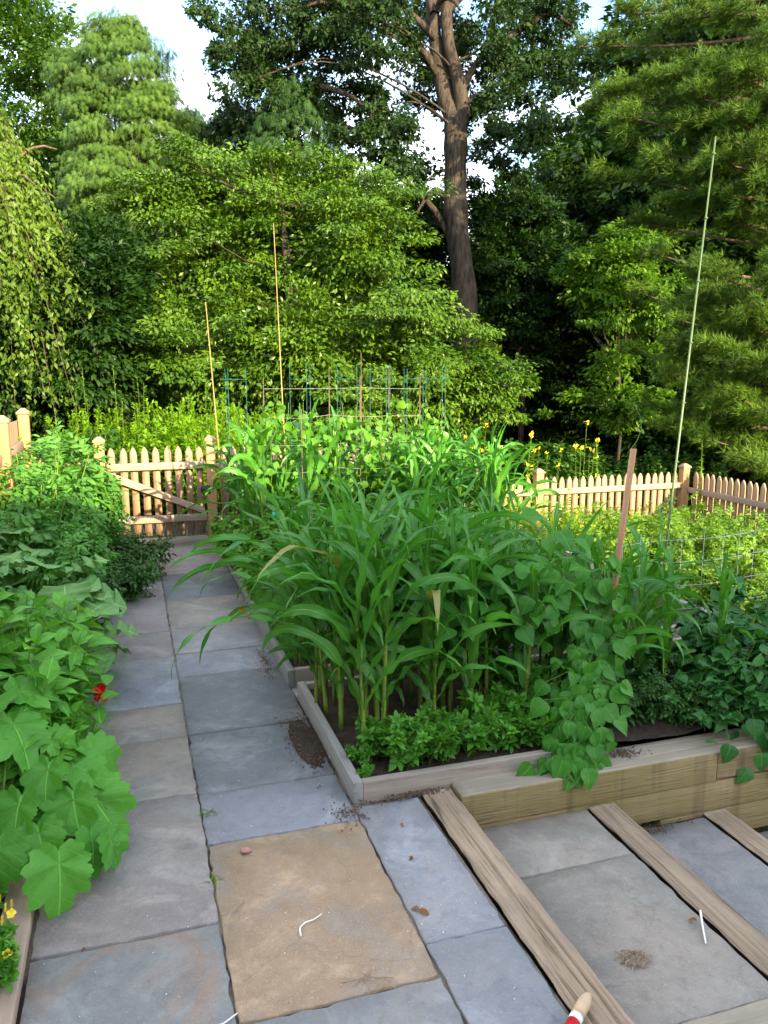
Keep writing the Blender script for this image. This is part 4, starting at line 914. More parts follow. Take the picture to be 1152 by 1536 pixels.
def quick(name, label, px, d, ell, ncl, cr, nper, size, mat, z0=-.8, group=None, T=L_quad, core=0, lim=20, r=.15, **kw):
    b = gnd_at(px, d, z0); E = [(at(x, y, d + dz), (rx, (rx + rz) * .5, rz), w) for x, y, dz, rx, rz, w in ell]; top = max(e[0][2] for e in E)
    return tree(name, label, 'tree', b, [b, b + [.1, 0, (top - z0) * .3], b + [-.05, 0, (top - z0) * .52]], [r, r * .7, .03], E, ncl, cr, nper, T, size, mat, lim=lim, core=core, group=group, **kw)
# big dogwood-like shrub behind the gate
d = 13.5
E1 = [(at(430, 330, d + .8), (1.55, 1.5, 1.35), 2.2), (at(330, 420, d), (1.5, 1.4, 1.5), 2.5), (at(260, 470, d - .2), (1.15, 1.2, 1.7), 2), (at(520, 400, d), (1.6, 1.4, 1.4), 2.5), (at(585, 465, d), (1.2, 1.4, 1.4), 2.3), (at(640, 575, d - .3), (1.2, 1.2, 1.1), 2),
      (at(450, 540, d - .8), (1.9, 1.3, 1.4), 3), (at(330, 560, d - .6), (1.2, 1.2, 1.2), 1.5), (at(215, 560, d), (.8, 1, 1.4), 1), (at(560, 610, d - .6), (1.4, 1.2, 1.0), 1.5), (at(375, 265, d + 1), (.8, .9, .55), 1), (at(480, 275, d + 1), (.8, .8, .6), 1), (at(560, 330, d + .8), (.8, .8, .7), .9), (at(200, 420, d + .3), (.75, .8, .9), .9), (at(255, 320, d + .4), (1.0, 1.0, .8), 1.2), (at(315, 275, d + .5), (.9, 1, .75), 1.2), (at(540, 300, d + .5), (.8, .9, .6), .9), (at(715, 555, d), (.5, .7, .4), .5)]
b0 = gnd_at(450, d)
tree('dogwood_tree', 'huge sunlit broad shrubby tree with pointed leaves behind the gate', 'tree', b0, [b0, b0 + [.1, 0, 1.5], b0 + [-.1, 0, 3.2], b0 + [-.2, .3, 5.2]], [.2, .16, .11, .03], E1, 720, .32, 165, [L_quad, grid_leaf([(0, .01), (.45, .26), (1, 0)], 2, .2, .8)], .09, 'shrub', lim=45, core=300, droop=-.45, flat=.5, sun=.15, inner=.66, boughs=6)
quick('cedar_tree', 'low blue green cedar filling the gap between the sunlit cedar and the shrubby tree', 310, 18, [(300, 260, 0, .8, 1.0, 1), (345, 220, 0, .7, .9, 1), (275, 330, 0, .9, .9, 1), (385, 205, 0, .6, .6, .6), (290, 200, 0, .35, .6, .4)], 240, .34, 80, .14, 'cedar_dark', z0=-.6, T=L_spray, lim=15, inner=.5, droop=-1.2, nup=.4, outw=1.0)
# tall twin-trunk tree
d = 16.5
tp = [at(700, 700, d), at(699, 560, d), at(697, 430, d), at(683, 330, d), at(683, 250, d), at(684, 185, d), at(668, 150, d + .1), at(652, 60, d + .1), at(645, -40, d + .2), at(650, -150, d + .2)]
bb0 = np.array([*tp[0][:2], -.9]); tp[0] = bb0
big = thing('tall_tree', 'tall dark leaved tree with forked furrowed trunk rising in the upper middle', 'tree', bb0); mb = MB()
def dens(p, n=60): p = np.array(p); return np.stack([np.interp(np.linspace(0, 1, n), np.linspace(0, 1, len(p)), p[:, k]) for k in range(3)], -1)
def smooth3(p): 
    q = p.copy()
    for _ in range(4): q[1:-1] = (q[:-2] + 2 * q[1:-1] + q[2:]) / 4
    return q
T1 = smooth3(dens(tp)) - bb0; z1 = np.linspace(0, 1, 60); r1 = np.interp(z1, [0, .1, .3, .55, .62, .8, 1], [.34, .265, .24, .235, .18, .135, .09]) * (1 + .05 * np.sin(z1 * 40) + .04 * np.sin(z1 * 93))
tube(mb, T1, r1, 16)
T2 = smooth3(dens([at(688, 200, d), at(694, 165, d - .05), at(688, 120, d - .1), at(672, 70, d - .1), at(668, 0, d), at(690, -120, d)], 40)) - bb0; tube(mb, T2, np.linspace(.17, .10, 40), 12)
T3 = smooth3(dens([at(684, 190, d), at(672, 150, d + .1), at(664, 90, d + .3)], 10)) - bb0; tube(mb, T3, np.linspace(.16, .10, 10), 10)
bl = [((655, 60), (520, -20)), ((690, 140), (760, 60)), ((668, 20), (800, -60)), ((650, 20), (600, -80)), ((683, 370), (560, 240)), ((560, 240), (505, 190)), ((690, 165), (760, 150)), ((655, 110), (560, 30)), ((660, 15), (690, 15)), ((672, 300), (625, 320)), ((560, 30), (450, 20)), ((450, 130), (560, 180)), ((760, 60), (860, 40))]
for (x0, y0), (x1, y1) in bl: tube(mb, smooth3(curve_pts(at(x0, y0, d), at(x1, y1, d + rng.normal(0, .6)), .3, 12, .07)) - bb0, np.linspace(.085, .025, 12), 7, cap=False)
EB = [(at(x, y, d + rng.uniform(-1.2, 1.2)), (rx, 1.2, rz), w) for x, y, rx, rz, w in [(400, 90, 1.2, 1.2, 2), (350, 40, .8, .9, 1.2), (470, 30, 1.3, 1.0, 2), (430, 160, 1.1, .8, 1.3), (350, 120, .55, .6, .6), (520, 150, 1.0, 1.0, 1.5), (560, 40, 1.2, 1.0, 1.6), (600, 140, .7, 1.0, 1.0), (620, 40, .9, 1.0, 1.3), (740, 60, 1.3, 1.0, 2), (820, 60, 1.0, 1.0, 1.5), (760, 160, 1.0, .9, 1.4), (815, 170, .6, .8, .8), (770, 20, 1.4, .8, 1.5), (790, 235, .6, .7, .8), (640, 235, .5, .6, .45), (610, 270, .45, .5, .4), (735, 240, .5, .5, .4), (480, -40, 2.2, 1.0, 2), (700, -40, 2.2, 1.0, 2), (560, 220, .7, .5, .6), (500, 215, .7, .5, .7), (330, 165, .5, .5, .4), (360, 10, .6, .7, .8), (860, 110, .5, .6, .5), (720, 105, .6, .5, .6), (590, 195, .5, .5, .4), (650, 275, .4, .4, .3), (800, 120, .8, .5, .8), (420, 210, .8, .4, .6), (480, 230, .5, .4, .4)]]
EB = [(np.array(c) - bb0, r, w) for c, r, w in EB]; C = envelope(EB, 460, .35)
ux = (C[:, :3] + bb0) @ RT; fwd = (C[:, :3] + bb0 - [0, 0, EYE]) @ FW; pxs = 576 + F_PX * ux / fwd
C[:, :3] += np.where((np.abs(pxs - 672) < 48)[:, None], FW * (16.5 + 1.2 + rng.random(len(C)) - fwd)[:, None], 0)
for k in rng.choice(460, 14, False):
    R0 = T1 if rng.random() < .6 else T2; h = np.argmin(np.abs(R0[:, 2] - C[k, 2] + .5)); L = np.linalg.norm(C[k, :3] - R0[h])
    if L < 6: tube(mb, smooth3(curve_pts(R0[h], C[k, :3], .16 * L, 12, .12)), np.linspace(.028, .005, 12), 5, cap=False)
mb.build('trunk', M['bark'], big, True); lv = MB()
clump_leaves(lv, C, .36 * rng.uniform(.5, 1.3, 460), 92, [L_trip, L_quad], .115, droop=-.5, flat=.9, nup=.5, jitn=.8); lv.build('crown', K['maple'], big)

# sunlit cedar, left
def spire(name, label, cat, px, d, top, bot, half, mat, n, size, asym=0.0, T=L_spray, group=None, droop=-1.2, nper=22, cr=.34):
    b = gnd_at(px, d); t = thing(name, label, cat, b, group=group); ht = at(px, top, d)[2] - b[2]; mb = MB(); tp_ = np.array([[0, 0, 0], [.05, 0, ht * .5], [0, 0, ht * .97]]); tube(mb, dens(tp_, 12), np.linspace(.22, .02, 12), 10)
    f = rng.random(n) ** .85; a = rng.random(n) * 2 * PI; prof = np.interp(f, [0, .15, .5, .8, .93, 1], [.92, 1, .92, .62, .34, .03]) * half * (1 + .16 * np.sin(a * 3 + f * 17) + .12 * np.sin(a * 7 - f * 31)) * rng.uniform(.72, 1.06, n)
    C = np.stack([np.cos(a) * prof + asym * f, np.sin(a) * prof, f * ht, np.cos(a), np.sin(a), .1 + 0 * a], -1)
    for k in range(0, n, 9): tube(mb, curve_pts((asym * f[k] * .3, 0, C[k, 2] - .3), C[k, :3], .1, 5), [.03, .02, .015, .01, .005], 4, cap=False)
    mb.build('trunk', M['bark'], t, True); lv = MB(); clump_leaves(lv, C, cr * rng.uniform(.6, 1.3, n), nper, T, size, droop=droop, flat=.9, nup=.35, outw=1.0, jitn=.5); lv.build('crown', K[mat], t); return t
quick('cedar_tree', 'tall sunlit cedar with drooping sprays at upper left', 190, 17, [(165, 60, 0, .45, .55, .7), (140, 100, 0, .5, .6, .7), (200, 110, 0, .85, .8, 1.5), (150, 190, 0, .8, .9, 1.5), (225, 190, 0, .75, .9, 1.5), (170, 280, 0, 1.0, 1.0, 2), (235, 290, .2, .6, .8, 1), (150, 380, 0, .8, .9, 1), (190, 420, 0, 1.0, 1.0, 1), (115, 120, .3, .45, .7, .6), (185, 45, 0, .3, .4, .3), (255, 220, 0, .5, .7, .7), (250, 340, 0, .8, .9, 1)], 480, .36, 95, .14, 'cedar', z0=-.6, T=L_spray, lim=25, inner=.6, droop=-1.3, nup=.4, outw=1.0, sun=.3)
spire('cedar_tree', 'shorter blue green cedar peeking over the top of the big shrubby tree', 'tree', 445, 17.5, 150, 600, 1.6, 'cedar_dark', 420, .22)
# weeping tree left
wb = gnd_at(-25, 11.5, -.2); wt = thing('weeping_tree', 'weeping tree with hanging yellow green strands at the left edge', 'tree', wb); mb = MB(); lv = MB()
H = at(0, 128, 11.5)[2] - wb[2]; tube(mb, dens([[0, 0, 0], [.1, 0, H * .5], [0, 0, H * .9]], 12), np.linspace(.16, .07, 12), 10)
for i in range(560):
    a = rng.random() * 2 * PI; a = a + .5 * math.sin(3 * a); rr = 1.35 * rng.random() ** .5; top = H * (1 - .28 * (rr / 1.35) ** 2.2) * rng.uniform(.93, 1.0) - (0 if rng.random() < .6 else rng.uniform(0, 1.5)); L = rng.uniform(.9, 2.2) * (.7 + .4 * rr)
    p0 = np.array([math.cos(a) * rr * .55, math.sin(a) * rr * .55, top - .1]); p1 = np.array([math.cos(a) * rr * 1.0, math.sin(a) * rr * 1.0, top - .1]); tt = np.linspace(0, 1, 10)[:, None]
    ctrl = p1 + [math.cos(a) * .15, math.sin(a) * .15, .12]; end = p1 + [math.cos(a) * .2 + rng.normal(0, .22), math.sin(a) * .2 + rng.normal(0, .22), -L]; pts = (1 - tt) ** 2 * p0 + 2 * tt * (1 - tt) * ctrl + tt ** 2 * end
    pts[2:] += np.cumsum(rng.normal(0, .02, (8, 3)), 0)
    if i % 3 == 0: tube(mb, pts, .0035, 3, cap=False)
    n = int(rng.choice([20, 75, 95])); q = rng.random(n) ** .9; P = np.stack([np.interp(q, tt[:, 0], pts[:, k]) for k in range(3)], -1) + rng.normal(0, .05, (n, 3))
    scatter(lv, L_quad, P, sph(n) * [.8, .8, .2] + [0, 0, -.7], sph(n) + [0, -.8, .8], rng.uniform(.06, .115, n), rnd=rng.random() * .5 + rng.random(n) * .5)
for i in range(14):
    a = rng.random() * 6.28; tube(mb, curve_pts((0, 0, H * .6), (math.cos(a) * 1.2, math.sin(a) * 1.2, H * rng.uniform(.72, .85)), .5, 8), np.linspace(.05, .01, 8), 5, cap=False)
mb.build('trunk', M['bark_pale'], wt, True); lv.build('crown', K['weep'], wt)

# white pine, right
pb = gnd_at(1290, 12.3, -.6); pt = thing('pine_tree', 'large white pine with layered feathery branches filling the right edge', 'tree', pb); mb = MB(); tube(mb, dens([[0, 0, 0], [0, .1, 5], [-.1, 0, 10.5]], 20), np.linspace(.34, .16, 20), 12)
PB = [(870, 70, 10, 13.5), (905, 130, 30, 12.8), (930, 175, 60, 12.3), (980, 110, 40, 12), (1060, 95, 20, 11.8), (1100, 110, 60, 11.2), (940, 215, 60, 12.6), (1010, 180, 60, 12.0), (1090, 170, 50, 11.3), (900, 260, 80, 13), (985, 240, 80, 12), (1070, 235, 60, 11.6), (1150, 60, 0, 11), (1000, 30, -30, 12.6), (1080, 20, -20, 12), (930, 20, -30, 13.2), (1140, 280, 60, 11.5), (1000, 300, 90, 12.5), (1100, 330, 80, 12.2), (940, 330, 100, 13.4), (1050, 400, 80, 12), (1140, 420, 60, 11), (960, 440, 90, 12.6), (1020, 480, 70, 11.8), (1110, 470, 50, 11), (1080, 520, 50, 10.9), (1150, 540, 50, 10.6), (930, 520, 90, 13), (1000, 560, 80, 12), (1090, 590, 60, 11), (1150, 620, 60, 10.8), (1000, 640, 60, 12.2), (1060, 660, 40, 11.4), (1130, 690, 40, 10.8), (890, 160, 60, 13.6), (1160, 150, 60, 11), (1180, 380, 50, 11), (1045, 145, 40, 11.6), (1120, 220, 50, 11.2), (960, 150, 40, 12.4), (1060, 440, 60, 11.6), (1020, 520, 60, 12), (1160, 480, 60, 11), (1110, 560, 60, 11.6), (1040, 610, 60, 12), (960, 600, 60, 13), (980, 380, 60, 13), (1060, 290, 60, 12)]
Cc = []
for px, py, dy, dd in PB:
    tip = at(px, py, dd) - pb; root = np.array([0, .0, tip[2] - .25 - dy * .006 + rng.normal(0, .1)]); pts = smooth3(curve_pts(root, tip, -.12 * np.linalg.norm(tip[:2]) * .3, 14, .05)); tube(mb, pts, np.linspace(.05, .008, 14), 6, cap=False)
    ax = nz(tip - root); sx = nz(np.cross(ax, UPV)); L = np.linalg.norm(tip - root)
    for j in range(16):
        q = 1 - .50 * rng.random() ** 1.3; c = np.array([np.interp(q, np.linspace(0, 1, 14), pts[:, k]) for k in range(3)]); w = (1.15 - q) * 1.35 + .12; lat = rng.uniform(-1, 1) * w; e = c + sx * lat + ax * abs(lat) * .35 + [0, 0, .04 + rng.normal(0, .07)]
        tube(mb, [c, (c + e) / 2 + [0, 0, -.02], e], [.010, .007, .003], 4, cap=False); Cc.append(np.r_[e, nz(ax + sx * np.sign(lat) * .5 + [0, 0, .35])])
        m_ = (c + e) / 2; Cc.append(np.r_[m_, nz(ax + sx * np.sign(lat) * .4 + [0, 0, .5])])
mb.build('trunk', M['bark_pale'], pt, True); Cc = np.array(Cc); lv = MB(); nper = 11; N = len(Cc) * nper; k = np.repeat(np.arange(len(Cc)), nper); o = sph(N) * (rng.random(N) ** .5)[:, None] * [.24, .24, .07]
scatter(lv, L_tuft, Cc[k, :3] + o, Cc[k, 3:] + rng.normal(0, .3, (N, 3)) + o * 2, sph(N), rng.uniform(.10, .17, N), rnd=rng.random(len(Cc))[k] * .6 + .4 * rng.random(N)); lv.build('crown', K['pine'], pt)

# light tree with open crown and lit maple in the right middle
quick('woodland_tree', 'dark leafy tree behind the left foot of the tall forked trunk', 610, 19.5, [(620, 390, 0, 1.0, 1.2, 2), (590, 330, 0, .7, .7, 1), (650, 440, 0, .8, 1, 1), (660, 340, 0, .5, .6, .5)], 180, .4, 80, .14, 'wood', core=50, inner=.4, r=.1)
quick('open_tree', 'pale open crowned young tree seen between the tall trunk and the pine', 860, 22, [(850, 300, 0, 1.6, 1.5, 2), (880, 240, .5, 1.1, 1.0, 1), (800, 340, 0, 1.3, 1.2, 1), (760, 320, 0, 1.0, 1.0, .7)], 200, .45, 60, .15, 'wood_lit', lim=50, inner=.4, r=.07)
quick('maple_tree', 'yellow green maple with sunlight in its leaf colour before the dark woods beside the pine', 930, 16.5, [(930, 400, 0, 1.0, .9, 2), (970, 360, 0, .7, .6, 1), (890, 440, 0, .7, .5, 1), (960, 460, 0, .9, .5, 1), (925, 545, 0, .8, .7, .9), (930, 600, 0, .8, .7, .9)], 216, .26, 90, .12, 'maple_lit', boughs=6, inner=.4, sun=.3, r=.05, core=40)
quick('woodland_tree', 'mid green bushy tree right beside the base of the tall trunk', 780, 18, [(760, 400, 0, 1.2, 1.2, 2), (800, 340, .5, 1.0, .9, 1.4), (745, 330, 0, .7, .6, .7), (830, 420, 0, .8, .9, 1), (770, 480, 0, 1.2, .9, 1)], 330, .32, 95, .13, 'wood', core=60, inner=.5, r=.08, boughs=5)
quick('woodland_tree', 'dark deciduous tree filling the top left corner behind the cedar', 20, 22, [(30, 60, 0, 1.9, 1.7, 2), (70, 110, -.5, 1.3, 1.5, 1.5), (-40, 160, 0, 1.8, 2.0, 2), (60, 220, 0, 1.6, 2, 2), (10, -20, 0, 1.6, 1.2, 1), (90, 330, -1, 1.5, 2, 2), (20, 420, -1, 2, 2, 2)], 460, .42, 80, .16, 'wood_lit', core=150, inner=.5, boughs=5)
quick('woodland_tree', 'shrub mass with shade put into its dark leaves under the weeping tree', 60, 12.0, [(60, 480, 0, 1.5, 1.5, 2), (130, 520, 0, .9, 1.3, 1.5), (20, 560, 0, 1.2, .9, 1), (150, 420, .6, .7, .9, 1)], 300, .4, 95, .12, 'wood', core=100, z0=-.2)  # deep shade below the weeping tree is painted as darker foliage
# deep woods: a few prototypes reused as individual trees
def far_proto(seed_mat, h=8.0, w=2.6):
    E = [((0, 0, h * .75), (w * .8, w * .8, h * .24), 2), ((w * .3, 0, h * .5), (w, w * .8, h * .25), 2), ((-w * .3, .2, h * .45), (w * .9, w * .8, h * .28), 2), ((0, -.3, h * .14), (w * 1.05, w * .9, h * .16), 2.2)]
    return tree('woodland_tree', 'x', 'tree', (0, 0, 0), [(0, 0, 0), (.1, 0, h * .5), (0, 0, h * .9)], [.2, .14, .04], E, 380, .60, 110, L_quad, .18, seed_mat, core=170, lim=25)
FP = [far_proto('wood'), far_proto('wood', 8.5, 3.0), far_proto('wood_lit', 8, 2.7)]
FR = [(-140, 26, 300, 0), (60, 29, 330, 1), (230, 24, 330, 0), (560, 25, 450, 1), (660, 27, 400, 0), (740, 26, 350, 2), (820, 29, 260, 2), (900, 24, 300, 1), (980, 27, 230, 0), (1060, 20, 200, 1), (1120, 24, 180, 0), (1250, 22, 120, 1), (860, 20.5, 430, 0), (700, 21, 470, 1), (1010, 19, 420, 0), (600, 20, 520, 0), (1330, 17, 100, 1), (780, 32, 330, 1), (940, 33, 150, 0), (1140, 31, 100, 1), (300, 20.5, 330, 0), (400, 21.5, 280, 1), (480, 21, 300, 0), (1010, 25, 50, 1), (1120, 23, -30, 1)]
used = set()
for i, (px, d, top, k) in enumerate(FR):
    b = gnd_at(px, d, -1.0); h = at(px, top, d)[2] + 1.0; s = h / 8.1
    lab = f'shaded woodland tree in the dark background woods, {(ORD + ["twenty-fifth", "twenty-sixth"])[int(np.argsort(np.argsort([q[0] for q in FR]))[i])]} from the left'
    if k in used: o = dup(FP[k], tuple(b), rng.random() * 6.28, s, lab)
    else: o = FP[k]; used.add(k); o.location = b; o.scale = (s, s, s); o['label'] = lab
    o['group'] = 'trees of the dark woods behind'; o.scale = (max(s, .75), max(s, .75), s)
# undergrowth behind the fence
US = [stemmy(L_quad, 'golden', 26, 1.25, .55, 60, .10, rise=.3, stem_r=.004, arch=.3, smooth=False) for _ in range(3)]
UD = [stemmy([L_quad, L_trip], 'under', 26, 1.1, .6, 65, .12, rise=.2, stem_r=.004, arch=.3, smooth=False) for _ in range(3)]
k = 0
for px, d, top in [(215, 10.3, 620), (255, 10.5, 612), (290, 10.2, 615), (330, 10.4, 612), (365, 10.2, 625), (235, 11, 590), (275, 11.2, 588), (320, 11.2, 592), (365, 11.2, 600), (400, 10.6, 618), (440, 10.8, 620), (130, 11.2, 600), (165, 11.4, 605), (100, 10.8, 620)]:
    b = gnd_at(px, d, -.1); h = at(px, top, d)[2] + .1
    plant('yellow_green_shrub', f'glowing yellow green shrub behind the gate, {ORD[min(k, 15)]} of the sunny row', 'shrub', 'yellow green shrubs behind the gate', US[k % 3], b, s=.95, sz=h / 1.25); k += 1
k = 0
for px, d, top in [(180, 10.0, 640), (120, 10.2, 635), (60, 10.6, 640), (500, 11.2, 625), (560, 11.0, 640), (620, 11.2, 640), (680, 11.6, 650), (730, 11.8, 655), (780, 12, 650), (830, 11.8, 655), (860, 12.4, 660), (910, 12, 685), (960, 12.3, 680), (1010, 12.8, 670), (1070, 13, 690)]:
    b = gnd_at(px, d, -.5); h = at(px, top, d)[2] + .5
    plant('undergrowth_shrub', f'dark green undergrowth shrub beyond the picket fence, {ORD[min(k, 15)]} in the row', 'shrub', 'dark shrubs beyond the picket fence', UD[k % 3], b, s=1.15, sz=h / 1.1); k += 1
SPK = [stemmy(L_lance, 'golden', 2, 1.9, .12, 38, .09, rise=.7, stem_r=.004) for _ in range(2)]
for i, (px, d, top) in enumerate([(205, 10.4, 560), (212, 10.5, 572), (130, 10.2, 535), (100, 10.4, 588), (75, 10.0, 600), (300, 10.6, 580), (1065, 9.9, 655), (180, 10.6, 556)]):
    b = gnd_at(px, d, -.1); plant('tall_weed', f'tall thin weed spike rising above the shrubs beyond the fence, {ORD[i]} of them', 'weed', 'weed spikes above the shrubs', SPK[i % 2], b, s=1, sz=(at(px, top, d)[2] + .1) / 1.9)

#POLES
def pole(name, label, pts, r, mat, base, part='shaft', nodes=0):
    t = thing(name, label, 'stake' if 'stake' in name else 'pole', base); mb = MB(); pts = np.array(pts, float) - np.array(base)
    tube(mb, pts, r, 7)
    if nodes:
        for q in np.linspace(.05, .97, nodes):
            c = pts[0] + (pts[-1] - pts[0]) * q; rr = (r[0] if hasattr(r, '__len__') else r); tube(mb, [c - [0, 0, .006], c, c + [0, 0, .006]], [rr * .9, rr * 1.5, rr * .9], 7)
    mb.build(part, M[mat], t); return t
pole('bamboo_pole', 'tallest tan bamboo pole standing in the far corn bed', [(1.44, 7.6, .05), (1.42, 7.6, 1.1), (1.36, 7.6, 3.16)], [.007, .0065, .004], 'bamboo', (1.44, 7.6, .05), nodes=11)
pole('bamboo_pole', 'shorter tan bamboo pole near the right gate post', [(.82, 7.6, .05), (.79, 7.6, 1.1), (.72, 7.6, 2.44)], [.0065, .006, .004], 'bamboo', (.82, 7.6, .05), nodes=8)
pole('green_pole', 'very tall thin green jointed pole leaning on the right side of the garden', [(3.97, 5.2, -.45), (4.03, 5.2, .6), (4.23, 5.2, 3.52)], [.011, .010, .006], 'green_pole', (3.97, 5.2, -.45), nodes=9)
# string trellis
ts = [(1.13, 7.0, 1.75), (1.40, 6.7, 1.5), (1.72, 7.0, 1.85), (1.98, 6.9, 1.78), (2.25, 6.9, 1.85), (2.55, 6.9, 1.80), (2.25, 7.8, 2.0)]
for i, (x, y, z) in enumerate(ts):
    pole('trellis_stake', f'thin grey brown trellis stake, {ORD[i]} from the left behind the corn', [(x, y, .05), (x, y, z)], .0045, 'bark_pale', (x, y, .05))
tr = thing('trellis_string', 'white strings stretched level between the thin trellis stakes', 'string', (1.1, 6.9, 1.0)); mb = MB()
for z in (.95, 1.18, 1.42, 1.66):
    pts = [(x, y, z + rng.normal(0, .01)) for x, y, zz in ts[:6] if zz > z]
    for a, b in zip(pts[:-1], pts[1:]): tube(mb, curve_pts(np.array(a) - [1.1, 6.9, 1.0], np.array(b) - [1.1, 6.9, 1.0], -.002, 5), .0011, 4, cap=False)
mb.build('string', M['twine'], tr)
# green tomato cages behind
for i, (x, y, z1) in enumerate([(1.02, 8.2, 1.85), (1.75, 8.3, 1.9), (2.2, 8.25, 1.9), (2.6, 8.2, 1.9), (2.95, 8.25, 1.85), (3.2, 8.1, 1.88)]):
    t = thing('tomato_cage', f'green wire tomato cage behind the corn, {ORD[i]} from the left', 'plant cage', (x, y, .08)); 
    for a in range(3):
        an = a * 2.094 + i; mb = MB(); r0, r1 = .13, .13; tube(mb, [(r0 * math.cos(an), r0 * math.sin(an), 0), (r1 * math.cos(an), r1 * math.sin(an), z1 - .08)], .0022, 5); mb.build('leg', M['green_wire'], t)
    for h_ in (.8, 1.66):
        mb = MB(); aa = np.linspace(0, 2 * PI, 15); tube(mb, np.stack([.13 * np.cos(aa), .13 * np.sin(aa), np.full(15, h_)], -1), .0018, 4, cap=False); mb.build('hoop', M['green_wire'], t)
# galvanised wire cage right
wc = thing('wire_cage', 'galvanised wire grid standing among the dark bean bushes at right', 'plant cage', (3.05, 3.95, .05))
mb = MB()
for i in range(9): tube(mb, [(i * .14 - .3, .03 * math.sin(i), 0), (i * .14 - .3, .03 * math.sin(i), .80)], .0013, 4)
mb.build('upright_wires', M['wire'], wc); mb = MB()
for z in (.3, .45, .6, .74): tube(mb, [(i * .14 - .3, .03 * math.sin(i), z + .004 * i) for i in range(9)], .0016, 4)
mb.build('cross_wires', M['wire'], wc)
tg = thing('plant_tag', 'small teal plastic clip among the beans beside the gate', 'clip', (1.12, 6.55, .62)); mb = MB(); scatter(mb, L_quad, np.zeros((5, 3)) + rng.normal(0, .01, (5, 3)), sph(5), sph(5), .1); mb.build('clip', K['teal'], tg)
for m_ in [tg]: pass

# ------------------------------------------------------------------ small things on the stones
def blob(mb, c, r, n=8, m=6, jit=.15, flat=.7, rnd=.5):
    th = np.linspace(0, PI, m + 1); V = []
    for a in th:
        for b in np.linspace(0, 2 * PI, n, endpoint=False):
            k = 1 + jit * math.sin(3 * b + 5 * a) ; V.append((r * math.sin(a) * math.cos(b) * k, r * math.sin(a) * math.sin(b) * k, r * flat * math.cos(a)))
    V = np.array(V) + np.array(c); i = np.arange(m)[:, None] * n; j = np.arange(n)[None]; kk = (j + 1) % n
    mb.add(V, np.stack([i + j, i + n + j, i + n + kk, i + kk], -1).reshape(-1, 4), np.tile([0, 0, rnd], (len(V), 1))); return mb
M['pink'] = plain('pinkish_stone', (.42, .22, .17), .8, var=.3, sc_=60)
o = tag(blob(MB(), (0, 0, .010), .016, 12, 9, .2, .6).build('pebble', M['pink'], None, True), 'pink brown pebble on the upper left of the tan slab', 'pebble'); o.location = (.335, 2.785, 0); o.scale = (1.3, .9, 1)
t = thing('fallen_tomato', 'small orange tomato lying on the path beside the grey bed board', 'tomato', (.745, 5.9, .0)); blob(MB(), (0, 0, .025), .028, 14, 10, .04, .9).build('fruit', K['orange'], t, True)
mb = MB(); tube(mb, [(0, 0, .045), (.004, 0, .06)], .002, 5); mb.build('stalk', M['stem'], t)
def stick(name, label, cat, pts, r, mat):
    p = np.array(pts, float); b = p[0].copy(); mb = MB(); tt = np.linspace(0, 1, len(p)); ti = np.linspace(0, 1, 16)
    q = np.stack([np.interp(ti, tt, p[:, k]) for k in range(3)], -1); q[1:-1] = (q[:-2] + q[1:-1] * 2 + q[2:]) / 4
    tube(mb, q - b, np.linspace(r, r * .6, 16), 6); o = mb.build(name, M[mat], None, True); o.location = b; return tag(o, label, cat)
stick('dry_stem', 'pale curled dry stem lying in the middle of the tan slab', 'stem', [(.442, 2.265, .006), (.445, 2.305, .006), (.468, 2.325, .007), (.50, 2.33, .006), (.53, 2.35, .006)], .0032, 'white_stem')
stick('white_twist', 'white twisted tie at the bottom edge beside the joint of the slabs', 'tie', [(.13, 1.97, .006), (.145, 1.985, .006), (.16, 1.985, .006), (.205, 2.01, .008)], .0035, 'white_stem')
stick('bent_grass_stalk', 'bent pale straw crossing the joint left of the tan slab', 'straw', [(.29, 2.50, .004), (.235, 2.44, .012), (.215, 2.36, .006), (.205, 2.26, .004)], .0016, 'dead_twig')
stick('wooden_skewer', 'short straight pale stick lying between the second plank and the slab', 'stick', [(1.885, 2.12, -.125), (1.84, 2.05, -.133), (1.80, 1.985, -.138)], .0045, 'white_stem')
t = thing('straw_tuft', 'flattened clump of dry brown straw on the lower grey step slab', 'straw clump', (1.525, 2.0, -.143)); mb = MB(); 
for i in range(90):
    a = rng.random() * 6.28; r = rng.uniform(.55, 1) * .045; c = np.array([r * math.cos(a), r * math.sin(a) * .8, rng.random() * .012 + .002]); d = rng.normal(0, 1, 3) * [.022, .018, .004]
    tube(mb, [c - d, c + [0, 0, .003], c + d], .0011, 3, cap=False)
mb.build('straws', M['dead_twig'], t)
t = thing('straw_tuft', 'few loose pale roots at the lower right edge of the tan slab', 'straw clump', (.60, 2.03, .004)); mb = MB()
for i in range(9):
    d = rng.normal(0, 1, 3) * [.04, .03, .002]; c = rng.normal(0, 1, 3) * [.02, .015, 0]; tube(mb, [c - d, c + [.005, .004, .006], c + d], .0012, 3, cap=False)
mb.build('roots', M['dead_twig'], t)
for lbl, x, y, zz, s in [('reddish dead leaf at the right edge of the tan slab', .85, 2.27, .004, .035), ('tiny curled dead leaf on the narrow blue slab right of the tan one', .93, 2.55, .004, .018), ('small dead leaf near the dirt corner above the blue slab', .96, 2.78, .004, .016), ('orange brown leaf crumb by the slab joint at lower left', -.22, 2.42, .004, .012), ('dry pinkish petal between the second plank and the slab', 1.84, 2.08, -.13, .03)]:
    mb = MB(); scatter(mb, L_ovate2, np.zeros((2, 3)), rng.normal(0, 1, (2, 3)) * [1, 1, .1], np.array([0, 0, 1]), s * 1.3); o = mb.build('dead_leaf', K['dry'], None, True); o.location = (x, y, zz + .002); tag(o, lbl, 'dead leaf')
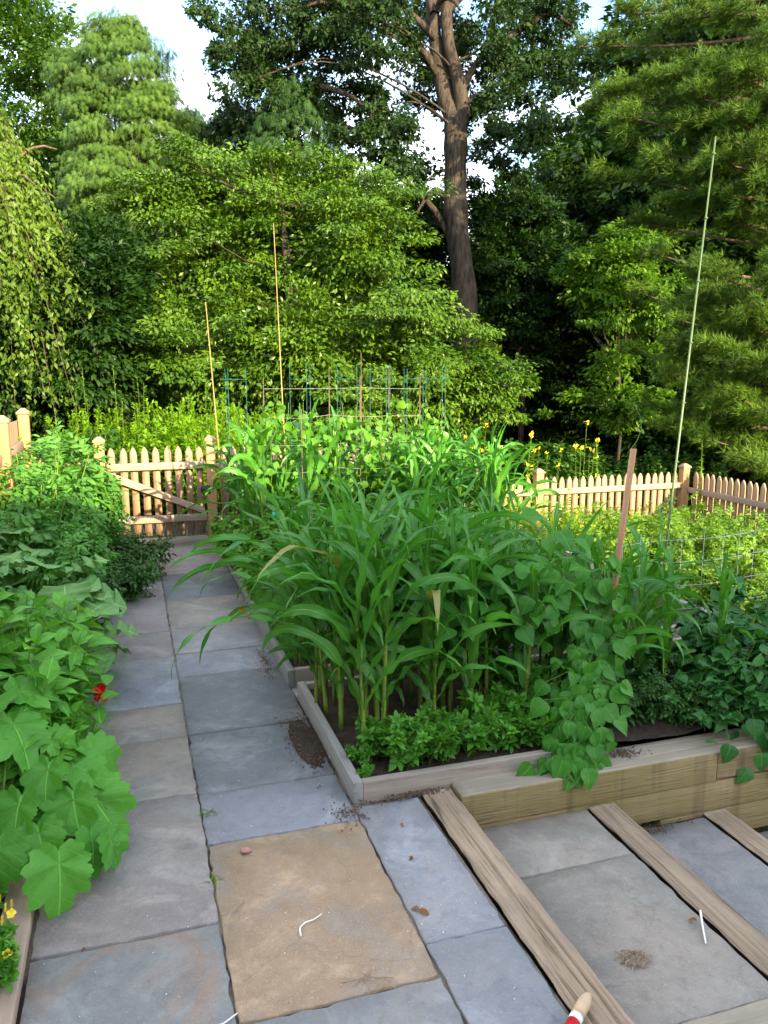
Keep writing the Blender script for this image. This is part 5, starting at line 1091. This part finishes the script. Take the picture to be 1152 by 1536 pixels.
for lbl, x, y, s in [('grass tuft growing in the joint above the upper left corner of the tan slab', .225, 3.11, .06), ('grass sprig in the joint at the left edge of the tan slab', .205, 2.66, .055), ('thin grass wisp in the joint near the far slabs', .25, 5.66, .04)]:
    t = thing('grass_tuft', lbl, 'grass', (x, y, -.008)); mb = MB(); n = 34; a = rng.random(n) * 6.28
    scatter(mb, L_blade, rng.normal(0, .008, (n, 3)) * [1, 2.2, 0], np.stack([np.cos(a), np.sin(a), rng.uniform(.1, .9, n)], -1), UPV, s * rng.uniform(.5, 1.1, n)); mb.build('blades', K['grass'], t)
# knife handle at bottom
kn = thing('garden_knife', 'red and pale wood tool handle lying over the first plank at the bottom edge', 'garden tool', (1.13, 1.70, .02))
ax0, ax1 = np.array([.045, .04, .013]), np.array([-.13, -.10, .012])
def seg(a, b, r, m, nm):
    mb = MB(); tube(mb, [ax0 + (ax1 - ax0) * q for q in np.linspace(a, b, len(r))], r, 12); mb.build(nm, m, kn, True)
M['redp'] = plain('red_paint', (.55, .015, .02), .25, var=.05); M['whitep'] = plain('white_band', (.75, .78, .8), .4, var=.05); M['pale_wood'] = woodmat('pale_handle_wood', (.55, .38, .22), (.66, .47, .30), (.4, .26, .14), 1, .2)
seg(0, .42, [.010, .0175, .019, .019, .018], M['pale_wood'], 'handle'); seg(.422, .52, [.0192, .0192], M['whitep'], 'band'); seg(.522, 1.1, [.019, .019, .017, .014], M['redp'], 'grip')
# dirt and debris
M['mulch'] = plain('mulch_crumb', (.13, .085, .055), .9, var=.5, sc_=200)
def debris(name, label, c, sx, sy, n, z, rot=0):
    t = thing(name, label, 'debris', (c[0], c[1], z), rot, kind='stuff'); mb = MB()
    for i in range(n):
        p = rng.normal(0, 1, 3) * [sx, sy, 0] + [0, 0, .004 + rng.random() * .006]; blob(mb, p, rng.uniform(.002, .006), 5, 3, .3, .6, rng.random())
    mb.build('crumbs', M['mulch'], t); mb = MB()
    for i in range(n // 7):
        p = rng.normal(0, 1, 3) * [sx, sy, 0] + [0, 0, .007]; d = rng.normal(0, 1, 3) * [.012, .012, .003]; tube(mb, [p - d, p + d], .0012, 3, cap=False)
    mb.build('bits', M['bark_pale'], t); return t
debris('dirt_spill', 'spilled dark dirt and wood crumbs beside the outer face of the front bed board', (.735, 3.62), .04, .16, 420, 0)
debris('dirt_spill', 'dirt crumbs at the far end of the first slab row by the middle bed', (.74, 4.75), .02, .14, 160, 0)
debris('dirt_spill', 'brown crumbs beside the corner of the front bed and the tan slab', (.78, 2.93), .035, .04, 120, 0)
debris('dirt_spill', 'mulch scattered along the bottom of the timber wall on the second step', (2.15, 2.83), .10, .02, 260, -.287)
debris('dirt_spill', 'mulch crumbs where the front board meets the first plank', (1.08, 2.985), .10, .012, 200, .0)
debris('dirt_spill', 'dirt lodged on top of the timber wall cap', (2.15, 3.0), .05, .02, 140, .017)
t = thing('dirt_mound', 'low heap of crumbly soil piled against the outer side of the front bed', 'dirt', (.75, 3.62, 0)); mb = MB(); n = 24
U, W2 = np.meshgrid(np.linspace(-1, 1, n), np.linspace(-1, 1, n)); rr = np.hypot(U, W2) ; zz = np.clip(1 - rr ** 1.5, -.2, 1) * .022 + .004 * hum(U * 6, W2 * 9, 2) - .003; idx = np.arange(n * n).reshape(n, n)
mb.add(np.c_[(U * .075).ravel(), (W2 * .30).ravel(), zz.ravel()], np.stack([idx[:-1, :-1], idx[:-1, 1:], idx[1:, 1:], idx[1:, :-1]], -1).reshape(-1, 4)); mb.build('soil', M['soil'], t, True)
mb = MB()
for i in range(150):
    x, y = rng.uniform(-.36, 1.1), 1.6 + rng.random() ** 1.3 * 4; blob(mb, (x, y, .002), rng.uniform(.0012, .003), 5, 3, .3, .6, rng.random())
tag(mb.build('stone_grit', M['white_stem']), kind='stuff', label='tiny pale grit sprinkled over the stone path', cat='grit')
